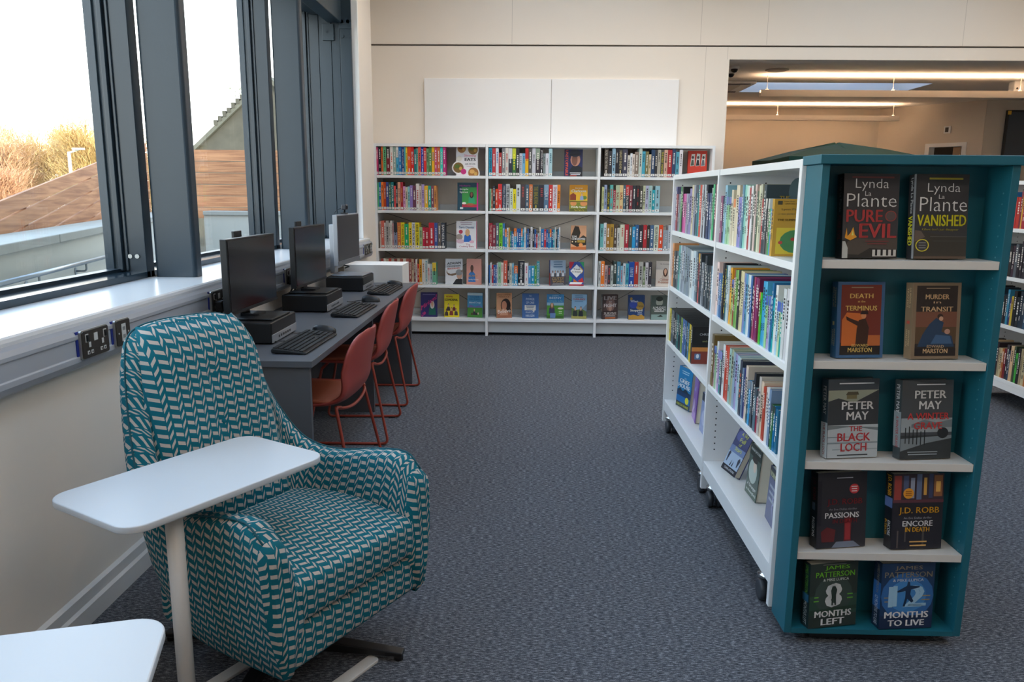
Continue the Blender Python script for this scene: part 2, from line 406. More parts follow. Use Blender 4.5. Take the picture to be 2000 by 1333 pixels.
# back wall with opening to the next room
wb = MB()
OX, OZ = 1.845, 2.64
wb.box(-1.95, OX, YB, YB + .2, 0, 2.752, WALL)
wb.box(OX, 7.2, YB, YB + .2, OZ, 2.752, WALL)
wb.box(-1.95, 9.0, YB - .012, YB + .2, 2.766, 4.1, WALL)
wb.box(-1.95, 9.0, YB + .02, YB + .19, 2.752, 2.766, mat('6d6a66', .8))
struct(wb.build('wall_back'), 'cream back wall with a shadow gap and a wide opening')
seam = mat('cfc6ba', .8)
for i, (x, z0, z1) in enumerate(((1.62, 1.0, 2.752), (OX - .02, OZ, 2.752), (1.56, 2.77, 4.1), (-.22, 2.77, 4.1), (2.18, 2.77, 4.1), (4.0, 2.77, 4.1))):
    struct(box('trim_%d' % (40 + i), x - .002, x + .002, YB - .0005 - (.012 if z0 > 2.7 else 0), YB + .02, z0, z1, seam))
struct(box('wall_right', 8.8, 9.0, -3, 15, 0, 4.1, WALL)); struct(box('wall_front', -1.95, 9.0, -3.2, -3.0, 0, 4.1, WALL))
RL = [(-.3, 1.1, .4, 6.8), (2.6, 4.0, .4, 6.8)]      # unseen rooflights, added to let more sky light in: x0, x1, y0, y1
cl = MB(); xs = [-1.95, RL[0][0], RL[0][1], RL[1][0], RL[1][1], 9.0]
for i in range(5):
    if i in (1, 3): cl.box(xs[i], xs[i + 1], -3.2, .4, 3.95, 4.1, CEIL).box(xs[i], xs[i + 1], 6.8, YB + .2, 3.95, 4.1, CEIL)
    else: cl.box(xs[i], xs[i + 1], -3.2, YB + .2, 3.95, 4.1, CEIL)
for x0, x1, y0, y1 in RL:
    cl.box(x0 - .1, x0, y0 - .1, y1 + .1, 4.1, 4.75, CEIL).box(x1, x1 + .1, y0 - .1, y1 + .1, 4.1, 4.75, CEIL).box(x0, x1, y0 - .1, y0, 4.1, 4.75, CEIL).box(x0, x1, y1, y1 + .1, 4.1, 4.75, CEIL)
struct(cl.build('ceiling'))
for i, (x0, x1, y0, y1) in enumerate(RL): struct(box('window_%d' % (30 + i), x0, x1, y0, y1, 4.70, 4.712, GLASS), 'glass of an added rooflight out of view')
# pin boards over the shelves
BOARD = mat('f1f0ef', .7)
for x0, x1, w in ((-1.06, .160, 'left'), (.164, 1.375, 'right')):
    tag(box('wall_panel', x0, x1, YB - .028, YB, 1.80, 2.452, BOARD, bevel=.002), 'large blank white wall panel, %s of the pair above the shelves' % w, 'panel', 'blank panels above the shelves')

# ================================================================ next room, seen through the opening
ZC = 2.80
c2 = MB()
sx0, sx1, sy0, sy1 = 2.85, 5.09, 10.40, 11.36
c2.box(1.0, 9.0, YB + .2, sy0, ZC, ZC + .08, CEIL).box(1.0, 9.0, sy1, 15, ZC, ZC + .08, CEIL).box(1.0, sx0, sy0, sy1, ZC, ZC + .08, CEIL).box(sx1, 9.0, sy0, sy1, ZC, ZC + .08, CEIL)
c2.box(sx0 - .04, sx0, sy0, sy1, ZC + .08, ZC + .3, CEIL).box(sx1, sx1 + .04, sy0, sy1, ZC + .08, ZC + .3, CEIL).box(sx0, sx1, sy1, sy1 + .04, ZC + .08, ZC + .3, CEIL).box(sx0, sx1, sy0 - .04, sy0, ZC + .08, ZC + .3, CEIL)
struct(c2.build('ceiling_next_room'))
TINT = GLASS.copy(); TINT.node_tree.nodes['Transparent BSDF'].inputs[0].default_value = (.52, .58, .66, 1)
struct(box('skylight_frame', sx0, sx1, sy0, sy1, ZC + .3, ZC + .33, TINT)).name = 'window_20'
W2 = mat('d6c9b9', .85, noise=.02, nscale=3)
struct(box('wall_next_room', 1.0, 5.9, 13.4, 13.6, 0, ZC, W2)).name = 'wall_far'
struct(box('wall_next_left', .85, 1.0, YB + .2, 13.6, 0, ZC, W2)).name = 'wall_next_left'
# splayed right hand wall of the next room, with a doorway
a = Vector((5.734, 13.414)); bq = Vector((6.75, 12.10)); dv = (bq - a).normalized(); nv = Vector((-dv.y, dv.x)) * -1
def splay(s0, s1, z0, z1, mt, t0=0, t1=.15):
    mb = MB(); pts = [a + dv * s0 - nv * t0, a + dv * s1 - nv * t0, a + dv * s1 - nv * t1, a + dv * s0 - nv * t1]
    return mb.prism([(p.x, p.y) for p in pts][::-1], z0, z1, mt)
sw = splay(0, .88, 0, ZC, W2)
for (s0, s1, z0, z1) in ((1.38, 1.66, 0, ZC), (.88, 1.38, 2.15, ZC)):
    pts = [a + dv * s0, a + dv * s1, a + dv * s1 - nv * .15, a + dv * s0 - nv * .15]
    sw.prism([(p.x, p.y) for p in pts][::-1], z0, z1, W2)
struct(sw.build('wall_splayed'))
df = MB()
for s0, s1, z0, z1 in ((.82, .885, 0, 2.20), (1.375, 1.44, 0, 2.20), (.885, 1.375, 2.145, 2.20)):
    pts = [a + dv * s0 + nv * .015, a + dv * s1 + nv * .015, a + dv * s1 - nv * .16, a + dv * s0 - nv * .16]
    df.prism([(p.x, p.y) for p in pts][::-1], z0, z1, WHITE)
struct(df.build('door_1'), 'white door frame around an open doorway')
pts = [a + dv * 1.20 - nv * .10, a + dv * 1.30 - nv * .10, a + dv * 1.30 - nv * .14, a + dv * 1.20 - nv * .14]
dp = MB().prism([(p.x, p.y) for p in pts][::-1], 0, 2.14, mat('c79f78', .5)).build('door_2'); struct(dp, 'light wooden door leaf standing open')
struct(box('wall_far_right', 6.745, 9.0, 12.09, 12.3, 0, ZC, W2))
struct(box('wall_hall', 6.2, 8.8, 13.9, 14.0, 0, ZC, mat('5a4a3f', .8)))
p = a + dv * 1.13 + nv * .006
MB().box(-.05, .05, -.006, .006, -.055, .055, WHITE).box(-.03, .02, -.008, -.006, -.035, .035, mat('3a3430', .5)).build('wall_sensor', None, (p.x, p.y, 2.40)).rotation_euler = (0, 0, math.atan2(dv.y, dv.x))
tag(bpy.data.objects['wall_sensor'], 'small white wall plate with dark centre above the doorway', 'wall plate')
scn = tag(empty('display_screen', (7.45, 12.07, 1.95)), 'large dark glossy screen on the far right wall', 'screen')
MB().box(-.42, .75, -.03, .015, 0, .70, mat('23252a', .3)).build('casing', scn, bevel=.006)
MB().box(-.395, .73, -.034, -.03, .03, .67, mat('4a525c', .08)).build('glass_front', scn)
MB().box(-.415, -.365, -.036, -.034, .635, .69, mat('e0b13a', .5)).build('sticker', scn)
# suspended linear lights
def linear_light(x0, x1, y, z, wires, label, power, colr, ceil, down=0):
    e = tag(empty('linear_light', ((x0 + x1) / 2, y, z)), label, 'ceiling light', 'suspended linear lights')
    h = (x1 - x0) / 2
    MB().box(-h, h, -.035, .035, 0, .045, mat('e9dccd', .45)).box(-h, h, -.035, -.030, .045, .078, mat('e9dccd', .45)).box(-h, h, .030, .035, .045, .078, mat('e9dccd', .45)).build('housing', e)
    MB().box(-h + .02, h - .02, -.022, .022, .0452, .050, emit('ffd6a8', 5)).build('diffuser', e)
    for wx in wires:
        wo = MB().tube([(wx - e.location.x, 0, .06), (wx - e.location.x, 0, ceil - z)], .003, mat('c9c2b8', .4, .6), 6).build('wire', e)
        MB().lathe([(.018, 0), (.018, .02), (.006, .035)], mat('d8d2c8', .4), (wx - e.location.x, 0, .065), 10).build('clip', wo)
    ld = bpy.data.lights.new('linear_lamp', 'AREA'); ld.shape = 'RECTANGLE'; ld.size = 2 * h - .06; ld.size_y = .05; ld.energy = power; ld.color = colr
    lo = bpy.data.objects.new('linear_lamp', ld); col.objects.link(lo); lo.parent = e; lo.location = (0, 0, .055); lo.rotation_euler = (math.pi, 0, 0)
    if down:
        MB().box(-h + .02, h - .02, -.022, .022, -.003, 0, emit('ffe6c8', 6)).build('lower_diffuser', e)
        l2 = ld.copy(); l2.energy = down; lo = bpy.data.objects.new('linear_lamp', l2); col.objects.link(lo); lo.parent = e; lo.location = (0, 0, -.006)
    return e
WARM = (1.0, .74, .52)
linear_light(2.722, 7.0, 9.74, 2.545, (2.80, 4.30, 5.80), 'white linear light hanging on wires in front of the skylight', 24, WARM, ZC)
linear_light(1.3, 5.75, 12.73, 2.545, (1.9, 3.85, 5.66), 'white linear light hanging near the far cream wall', 28, WARM, ZC)
SOFT = (1.0, .84, .68)
linear_light(-1.0, 2.2, 6.2, 3.35, (-.8, 2.0), 'added unseen white linear light hanging above the wall bookcases', 10, SOFT, 3.95, 22)  # out of view, added to warm and brighten the back wall
linear_light(2.8, 6.4, 6.2, 3.35, (3.0, 6.2), 'added unseen white linear light hanging in front of the wide opening', 10, SOFT, 3.95, 22)  # out of view, added as the right half of the back wall lighting
linear_light(-1.0, 2.2, 3.1, 3.35, (-.8, 2.0), 'added unseen white linear light hanging above the armchair and aisle', 7, SOFT, 3.95, 3)  # out of view, added as weak fill over the aisle
linear_light(-.6, 3.0, -.5, 3.35, (-.4, 2.8), 'added unseen white linear light hanging in the near part of the room', 10, SOFT, 3.95, 22)  # behind the camera, added to brighten faces turned towards it
for x, y, n in ((2.25, 9.15, 'right'), (2.30, 9.5, 'left')):
    d = tag(empty('dome_camera', (x, y, ZC)), 'small ceiling dome camera, %s of the pair by the opening' % n, 'camera', 'dome cameras')
    MB().lathe([(.055, 0), (.055, -.02), (.05, -.028)][::-1], WHITE, (0, 0, 0), 18).build('base', d)
    MB().lathe([(.04, -.028), (.038, -.045), (.025, -.062), (.005, -.068)][::-1], mat('1a1a1d', .1), (0, 0, 0), 18).build('dome', d)
d = tag(empty('ceiling_speaker', (2.79, 9.36, ZC)), 'round flush ceiling speaker near the first light', 'speaker')
MB().lathe([(.13, 0), (.13, -.008), (.11, -.014)][::-1], mat('b8aa9a', .6), (0, 0, 0), 24).build('ring', d); MB().lathe([(.108, -.012), (.1, -.016)][::-1], mat('94897c', .7), (0, 0, 0), 24).build('grille', d)
d = tag(empty('air_cassette', (2.42, 10.72, ZC)), 'square white ceiling air unit left of the skylight', 'air unit')
MB().box(-.40, .40, -.45, .45, -.03, 0, WHITE).build('panel', d, bevel=.008)
for k in range(2): MB().box(-.34, .34, -.41 + .76 * k, -.35 + .76 * k, -.034, -.03, mat('3b3835', .6)).build('vent', d)
MB().box(-.24, .24, -.27, .27, -.036, -.03, mat('d5ccc0', .6)).build('grille', d)
d = tag(empty('ceiling_box', (6.02, 10.2, ZC)), 'small white box under the ceiling at the right edge', 'detector')
MB().box(-.06, .14, -.06, .06, -.13, 0, WHITE).build('body', d, bevel=.01); MB().lathe([(.012, 0), (.012, .004)], BLK, (-.02, -.065, -.09), 10, 'y').build('lens', d)
# teal play tent
TENT = mat('1d5750', .75, noise=.06, nscale=6); 
t = tag(empty('play_tent', (3.72, 9.85, 0)), 'dark green fabric tent roof rising behind the mobile shelves', 'tent')
base = [(-.80, -.75), (.75, -.75), (.75, .75), (-.80, .75)]
rows = []
for f_, z in ((1.0, 1.70), (1.0, 1.82), (.55, 1.95), (.03, 2.02)): rows.append([(x * f_, y * f_, z - (.025 if f_ == .55 else 0)) for x, y in base])
rows2 = []
for r in rows:
    rr = []
    for k in range(4):
        p, q = Vector(r[k]), Vector(r[(k + 1) % 4]); rr += [p, p.lerp(q, .5) - Vector((0, 0, .02))]
    rows2.append(rr)
MB().grid(rows2, TENT, closed=True, smooth=False).build('canopy', t, solid=.004)
for x, y in base: MB().tube([(x, y, 0), (x * .98, y * .98, 1.75)], .012, mat('20302e', .5), 8).build('pole', t)
MB().box(-.20, .20, -.50, -.47, 1.83, 1.86, BLK).build('window_flap', t)

# ================================================================ outside
GROUND = mat('6d6a4a', .95, noise=.25, nscale=.6)
struct(box('ground', -90, -6.6, -30, 120, -1.9, -1.7, GROUND)); struct(box('ground_far', -6.6, 90, 15.6, 120, -1.9, -1.7, GROUND))
struct(box('terrace', -6.6, -1.95, -6, 15.6, -.3, -.03, mat('83878a', .9, noise=.08, nscale=8)))
REND = mat('c2c0b6', .9, noise=.05, nscale=2, bump=.2, bscale=120); COPE = mat('a5a49c', .8, noise=.10, nscale=9)
pa, pb = Vector((-1.95, 1.35)), Vector((-4.78, 10.55)); dA = (pb - pa).normalized(); nA = Vector((dA.y, -dA.x))
def quadprism(p, q, t0, t1, nrm, z0, z1, mt, mb=None):
    mb = mb or MB(); c = [p + nrm * t0, q + nrm * t0, q + nrm * t1, p + nrm * t1]
    ar = sum(c[i].x * c[(i + 1) % 4].y - c[(i + 1) % 4].x * c[i].y for i in range(4))
    return mb.prism([(v.x, v.y) for v in (c if ar > 0 else c[::-1])], z0, z1, mt)
def terrace_wall(p, q, nrm, n, label, lcop):
    e = empty('garden_wall', (p.x, p.y, 0)); tag(e, label, 'garden wall', 'rendered terrace walls')
    o = quadprism(p, q, 0, -.22, nrm, -.03, 1.045, REND).build('render', e); o.location = (-p.x, -p.y, 0)
    L_ = (q - p).length; k = max(1, round(L_ / 1.2))
    for i in range(k):
        a0, a1 = p + (q - p) * (i / k), p + (q - p) * ((i + 1) / k) - (q - p).normalized() * .008
        o = quadprism(a0, a1, .03, -.30, nrm, 1.045, 1.10, COPE).build('coping_stone', e, bevel=.006); o.location = (-p.x, -p.y, 0)
terrace_wall(pa, pb, nA, 6, 'pale grey rendered wall with concrete coping running past the near window', 1)
terrace_wall(pb + Vector((.27, 0)), Vector((-1.95, 10.55)), Vector((0, -1)), 3, 'pale grey rendered wall with coping below the level timber fence', 1)
# timber fences: each board on its own
WOOD = wood_mat('c98f63', '96603f', 'fence_timber')
fe = empty('timber_fence', (pa.x, pa.y, 1.1)); tag(fe, 'sloping horizontal board timber fence outside the near window', 'fence')
back = nA * -.34
for i in range(9):
    s0, s1 = 1.2, 9.2
    def P3(s, z): q = pa + dA * s + back; return (q.x - pa.x, q.y - pa.y, z - 1.1)
    sl = .124; top0 = .826; dz = i * .118
    zt = lambda s: top0 + sl * s - dz
    th = nA * -.022; hb = .104
    vs = []
    for s in (s0, s1):
        for off in (0, 1):
            for z in (zt(s) - hb, zt(s)):
                x, y, zz = P3(s, z); vs.append((x + th.x * off, y + th.y * off, zz))
    MB().add(vs, [(0, 1, 5, 4), (2, 6, 7, 3), (1, 3, 7, 5), (0, 4, 6, 2), (0, 2, 3, 1), (4, 5, 7, 6)], WOOD).build('board', fe)
for s in (2.4, 4.3, 6.2, 8.1):
    q = pa + dA * s + back + nA * -.06
    MB().box(-.04, .04, -.04, .04, -1.1, -.30 + .124 * s, WOOD).build('post', fe, (q.x - pa.x, q.y - pa.y, 0))
fe = empty('timber_fence', (-3.4, 10.87, 0)); tag(fe, 'level horizontal board timber fence seen through the middle windows', 'fence')
for i in range(6): MB().box(-1.8, 1.75, -.012, .012, .99 + i * .158, .99 + i * .158 + .150, WOOD).build('board', fe)
for x in (-1.5, 0, 1.5): MB().box(x - .04, x + .04, .013, .09, -.03, 1.90, WOOD).build('post', fe)
# handrail
RAIL = mat('8b9298', .3, .6)
hr = empty('handrail', (pa.x, pa.y, .85)); tag(hr, 'grey metal handrail on brackets along the rendered wall', 'handrail')
h0 = pa + dA * 1.3 + nA * .07; h1 = pa + dA * 5.6 + nA * .07
o = MB().tube([(h0.x, h0.y, .945), (h1.x, h1.y, .856)], .015, RAIL, 12).build('rail', hr); o.location = (-pa.x, -pa.y, -.85)
for s in (2.0, 2.98, 4.0, 4.98):
    q = pa + dA * s; z = .945 - .0207 * (s - 1.3)
    o = MB().tube(smooth_path([(q.x + nA.x * .07, q.y + nA.y * .07, z - .010), (q.x + nA.x * .07, q.y + nA.y * .07, z - .062), (q.x + nA.x * .004, q.y + nA.y * .004, z - .062)], .02), .007, RAIL, 8).build('bracket', hr); o.location = (-pa.x, -pa.y, -.85)
    mb = MB().tube([(q.x, q.y, z - .062), (q.x + nA.x * .006, q.y + nA.y * .006, z - .062)], .026, RAIL, 14); o = mb.build('wall_disc', hr); o.location = (-pa.x, -pa.y, -.85)
# lamp post
lp = tag(empty('lamp_post', (-23.9, 40, -1.7)), 'white street lamp post in front of the golden trees', 'lamp post')
MB().tube([(0, 0, 0), (0, 0, 4.95)], [.11, .075], WHITE, 10).build('pole', lp); MB().tube([(0, 0, 4.9), (.7, -.2, 5.08)], .05, WHITE, 8).build('arm', lp)
MB().box(.35, .95, -.33, -.13, 5.04, 5.14, WHITE).build('lamp_head', lp, bevel=.03)
lp = tag(empty('lamp_post', (-22.2, 44, -1.7)), 'second lamp head just above the sloping fence', 'lamp post')
MB().tube([(0, 0, 0), (0, 0, 3.55)], [.1, .07], WHITE, 10).build('pole', lp); MB().lathe([(.05, 0), (.28, .05), (.30, .12), (.2, .22), (.05, .26)], WHITE, (0, 0, 3.5), 14).build('lamp_head', lp)
# stone house behind the level fence
STONE = mat('59554b', .9, noise=.35, nscale=4); SLATE = mat('6a685d', .9, noise=.25, nscale=5)
hs = tag(empty('stone_house', (-7.35, 22, -1.7)), 'grey stone gable and mossy roof beyond the level fence', 'house')
MB().prism([(-2.4, 0), (2.4, 0), (2.4, 3.95), (0, 6.05), (-2.4, 3.95)][::1], 0, 6, STONE, 'y').build('gable_wall', hs)
for s in (-1, 1):
    pr_ = [(0, 6.06), (0, 6.2), (s * 2.65, 3.88), (s * 2.65, 3.74)]
    MB().prism(pr_ if s < 0 else pr_[::-1], -.12, 6.1, SLATE, 'y').build('roof', hs)
for k in range(7):
    MB().box(-1.55 + .13 * k, -1.45 + .13 * k, -.14, .12, 4.86 + .115 * k, 4.98 + .115 * k + random.uniform(0, .05), STONE).build('coping_stone', hs)
tf = MB()
for k in range(60):
    x, y, z = -.78 + random.gauss(0, .14), random.uniform(-.1, .3), 5.62 + abs(random.gauss(0, .14)); r = .05
    tf.add([(x, y, z), (x + random.uniform(-r, r) * 2, y + r, z + random.uniform(0, r) * 2), (x + r, y - r, z + random.uniform(-r, r))], [(0, 1, 2)], mat('6e7440', .9))
tu = tf.build('ivy_tuft', hs); tu['kind'] = 'stuff'
# golden woodland
def tree(x, y, hgt, rad, hexc, label):
    e = tag(empty('tree', (x, y, -1.7)), label, 'tree', 'golden trees beyond the fence')
    bark = mat('a8875c', .9); tw = mat(hexc, .9, noise=.3, nscale=.9)
    tr = MB().tube([(0, 0, 0), (.1, 0, hgt * .35), (-.05, 0, hgt * .75)], [.2, .14, .05], bark, 7)
    ends_ = []
    for k in range(26):
        z0 = hgt * random.uniform(.12, .7); an = random.uniform(0, 6.28); ln = rad * random.uniform(.5, 1.0)
        p1 = Vector((math.cos(an) * ln, math.sin(an) * ln, min(z0 + hgt * random.uniform(.1, .33), hgt * .93)))
        tr.tube([(0, 0, z0), Vector((0, 0, z0)).lerp(p1, .5) + Vector((0, 0, -.15)), p1], [.07, .045, .02], bark, 4, False); ends_.append((Vector((0, 0, z0)), p1))
    tr.build('trunk', e)
    tg = MB()
    vs = []; fs = []
    for k in range(14000):
        a_, b_ = random.choice(ends_); p = a_.lerp(b_, random.uniform(.3, 1.08)) + Vector((max(-.8, min(.8, random.gauss(0, .5))), max(-.8, min(.8, random.gauss(0, .5))), random.gauss(0, .42)))
        if p.z < .2: continue
        d_ = Vector((p.x * .35 + random.gauss(0, .4), p.y * .35 + random.gauss(0, .4), random.uniform(.25, 1.1))).normalized() * random.uniform(.25, .6)
        w_ = random.uniform(.016, .036); o_ = len(vs)
        vs += [p + Vector((w_, 0, 0)), p + Vector((-w_, w_, 0)), p + Vector((0, -w_, 0)), p + d_]; fs += [(o_, o_ + 1, o_ + 3), (o_ + 1, o_ + 2, o_ + 3), (o_ + 2, o_, o_ + 3)]
    tg.add(vs, fs, tw); o = tg.build('twigs', e); o['kind'] = 'stuff'
for tx, ty, h, r, c, l in ((-33.3, 47.5, 6.6, 2.3, 'cfa883', 'orange brown leafless tree at the left edge of the near window'), (-27.2, 47.5, 6.9, 2.3, 'ccac74', 'golden tree directly behind the street lamp'), (-35.2, 55, 7.6, 2.4, 'cfad7c', 'golden tree left of the street lamp'), (-28.4, 55, 7.8, 2.4, 'd0b27a', 'tall golden tree beside the window mullion'), (-43.2, 62, 8.4, 2.6, 'ccac78', 'pale golden tree far back at the left edge'), (-35.9, 62.5, 8.9, 2.6, 'ccac78', 'golden tree far back in the middle of the wood'),
        (-29.4, 41, 4.0, 1.9, 'cf9f7c', 'low reddish brown bush in front of the golden trees'), (-21.2, 38, 3.7, 1.6, 'bfa566', 'low olive gold bush behind the sloping fence')):
    tree(tx, ty, h, r, c, l)
# ================================================================ shelving
SHW = mat('eef0f1', .35); SHG = mat('d6d8d6', .4); WIRE = mat('1d1f20', .5)
UPR = [-1.492, -.437, .615, 1.672]; YF, YR = 7.377, 7.69
SH = [1.535, 1.208, .845, .496, .171]
CASES = []
for b in range(3):
    nm = ('left', 'middle', 'right')[b]
    e = tag(empty('wall_bookcase', ((UPR[b] + UPR[b + 1]) / 2, YF, 0)), 'white open backed five shelf bookcase, %s of three against the back wall' % nm, 'bookcase', 'white bookcases along the back wall')
    CASES.append(e)
    cx = e.location.x; hw = (UPR[b + 1] - UPR[b]) / 2 - .013
    for s in ((-1, 1) if b == 0 else (1,)):
        x = UPR[b if s < 0 else b + 1] - cx
        MB().box(x - .0125, x + .0125, 0, YR - YF, 0, 1.825, SHW).build('upright', e, bevel=.0015)
    MB().box(-hw, hw, .004, YR - YF, 1.798, 1.825, SHW).build('top_panel', e, bevel=.001)
    for z in SH:
        so_ = MB().box(-hw, hw, .004, YR - YF - .02, z - .026, z, SHW).build('shelf', e, bevel=.001)
        MB().box(-hw, hw, YR - YF - .02, YR - YF - .012, z - .01, z + .055, SHG).build('back_stop', so_)
    MB().box(-hw, hw, .05, .066, .03, .145, SHG).build('plinth', e)
    for z0, z1 in ((.20, .80), (.86, 1.18)):
        for s in (-1, 1): MB().tube([(-hw * s, YR - YF - .006, z0), (hw * s, YR - YF - .006, z1)], .0022, WIRE, 5).build('brace_wire', e)
    MB().lathe([(.012, 0), (.012, .006)], WIRE, (0, YR - YF - .012, .5), 8, 'y').build('brace_hub', e)

TEAL = mat('1d6576', .42, noise=.02)
XL, XR = .79, 1.345
MZ = [1.178, .862, .545, .185]
PIN = mat('26282a', .6)
def mobile(xl, xr, ys, label, end):
    """double sided mobile shelving: uprights across, shelves on both faces, casters; ys run from far to near"""
    e = tag(empty('mobile_bookcase', ((xl + xr) / 2, ys[-1], 0)), label, 'bookcase', 'white mobile bookcases')
    def put(mb, name, par=None, **k):
        o = mb.build(name, par or e, **k)
        if par is None: o.location = -e.location
        return o
    for i, y in enumerate(ys):
        u = put(MB().box(xl, xr, y - .011, y + .011, .05, 1.485, SHW), 'upright', bevel=.001)
        h = MB()
        for cxh in (xl + .05, xl + .20, xr - .20, xr - .05):
            for k in range(42):
                z = .24 + k * .029
                if any(0 < zz - z + .02 < .05 for zz in MZ): continue
                h.lathe([(.0036, 0), (.0036, .0005)], PIN, (cxh, y - .0115, z), 6, 'y', False)
        hh = h.build('pin_holes', u); hh['kind'] = 'stuff'
    mid = (xl + xr) / 2
    for y1, y0 in zip(ys, ys[1:]):
        y0_, y1_ = y0 + .012, y1 - .012
        put(MB().box(xl + .004, xr - .004, y0_, y1_, 1.460, 1.485, SHW), 'top_panel', bevel=.001)
        for xa, xb in ((xl + .004, mid - .012), (mid + .012, xr - .004)):
            for z in MZ[:3]:
                so_ = put(MB().box(xa, xb, y0_, y1_, z - .024, z, SHW), 'shelf', bevel=.001)
        put(MB().box(xl + .004, xr - .004, y0_, y1_, MZ[3] - .024, MZ[3], SHW), 'bottom_shelf', bevel=.001)
        put(MB().box(xl + .006, xl + .022, y0_, y1_, .118, MZ[3] - .024, SHW), 'plinth'); put(MB().box(xr - .022, xr - .006, y0_, y1_, .118, MZ[3] - .024, SHW), 'plinth')
        for s in (0, 1): put(MB().tube([(mid, (y0_, y1_)[s], .25), (mid, (y1_, y0_)[s], 1.42)], .002, WIRE, 5), 'brace_wire')
    for y in [ys[0] - .07] + [q for yy in ys[1:-1] for q in (yy + .09, yy - .09)] + [ys[-1] + .14]:
        for x in (xl + .040, xr - .040):
            c_ = MB().lathe([(.034, .082), (.034, .092), (.016, .100), (.016, .118)], mat('c4c8ca', .18, .9), (x, y, 0), 14).box(x - .010, x + .010, y - .022, y + .022, .03, .085, mat('b0b4b6', .2, .9))
            c_ = put(c_, 'caster')
            for s in (-1, 1): MB().lathe([(.030, -.012), (.037, -.008), (.037, .008), (.030, .012)], mat('3c4046', .45), (x + .020 * s, y - .012, .038), 18, 'x').build('wheel', c_)
    if end:
        yb, yf = ys[-1] - .012, 2.207
        for x0, x1 in ((xl + .012, xl + .034), (xr - .022, xr)): put(MB().box(x0, x1, yf, yb, .036, 1.466, TEAL), 'end_side_panel', bevel=.0015)
        put(MB().box(xl + .002, xr + .012, yf - .012, yb + .01, 1.466, 1.492, TEAL), 'end_top', bevel=.002)
        put(MB().box(xl + .034, xr - .022, yb - .012, yb, .036, 1.466, TEAL), 'end_back')
        put(MB().box(xl + .034, xr - .022, yf, yb - .012, .036, .052, TEAL), 'end_base')
        for z in ESH[:4]: put(MB().box(xl + .035, xr - .023, yf + .004, yb - .013, z - .024, z, mat('d9d5cf', .45)), 'end_shelf', bevel=.001)
        h = MB()
        for k in range(44):
            for yy in (yf + .03,):
                z = .10 + k * .03; h.lathe([(.0028, -.0004), (.0028, 0)], mat('4f8d9a', .5), (xr - .0222, yy, z), 6, 'x', False)
        hh = put(h, 'pin_holes'); hh['kind'] = 'stuff'
        put(MB().box(xl + .10, xr - .10, yf + .02, yb, .010, .036, BLK), 'under_frame')
    return e
ESH = [1.20, .906, .597, .306, .052]
MOB = mobile(XL, XR, [4.44, 3.375, 2.347], 'white mobile double sided bookcase with a teal end display facing the camera', True)
XL2 = 3.145
MOB2 = mobile(XL2, XL2 + .555, [5.44, 4.38, 3.32], 'white mobile bookcase at the right edge, partly behind the teal one', False)

# ================================================================ desk with computers
DESK = mat('56585d', .42, noise=.03, nscale=60)
dk = tag(empty('computer_desk', (-1.13, 4.2, 0)), 'long dark grey desk with panel legs below the windows', 'desk')
DX0, DX1, DY0, DY1, DZ = -1.425, -.85, 2.89, 5.54, .73
def dpart(name, *b, bevel=.0015):
    return MB().box(b[0] + 1.13, b[1] + 1.13, b[2] - 4.2, b[3] - 4.2, b[4], b[5], DESK).build(name, dk, bevel=bevel)
dpart('worktop', DX0, DX1, DY0, DY1, .704, DZ)
for y in (2.905, 4.69, 5.43): dpart('side_panel', DX0 + .02, DX1 - (.015 if y != 4.69 else .14), y, y + .025, 0, .704)
for y0, y1 in ((2.93, 4.69), (4.715, 5.43)): dpart('modesty_panel', -1.33, -1.312, y0, y1, .25, .704)
tag(box('white_cabinet', -1.372, -.943, 5.565, 5.86, 0, .856, mat('eee9e2', .5), bevel=.003), 'plain white boxed cabinet between the desk and the wall shelves', 'cabinet')

BK = mat('111316', .42); BKG = mat('0c0e12', .14, spec=.35); SILV = mat('a8abb0', .35, .5)
def computer(y, label):
    e = tag(empty('desktop_computer', (-1.25, y, DZ)), label, 'computer', 'small desktop computers on the desk')
    MB().box(-.108, .138, -.17, .17, .004, .094, BK).build('case', e, bevel=.006, seg=3)
    for sx in (-.085, .11):
        for sy in (-.14, .14): MB().lathe([(.012, 0), (.012, .005)], BLK, (sx, sy, 0), 8).build('foot', e)
    fp = MB().box(.138, .143, -.168, .168, .006, .042, SILV).build('front_strip', e, bevel=.002)
    for k in range(6): MB().box(.143, .1436, -.09 + .03 * k, -.082 + .03 * k + .008, .018, .028, BLK).build('port', fp)
    MB().box(.138, .1405, -.165, .165, .044, .09, BK).build('front_panel', e)
    MB().box(.06, .11, .10, .155, .0941, .0946, mat('9a9ca0', .5)).build('sticker', e)
    return e
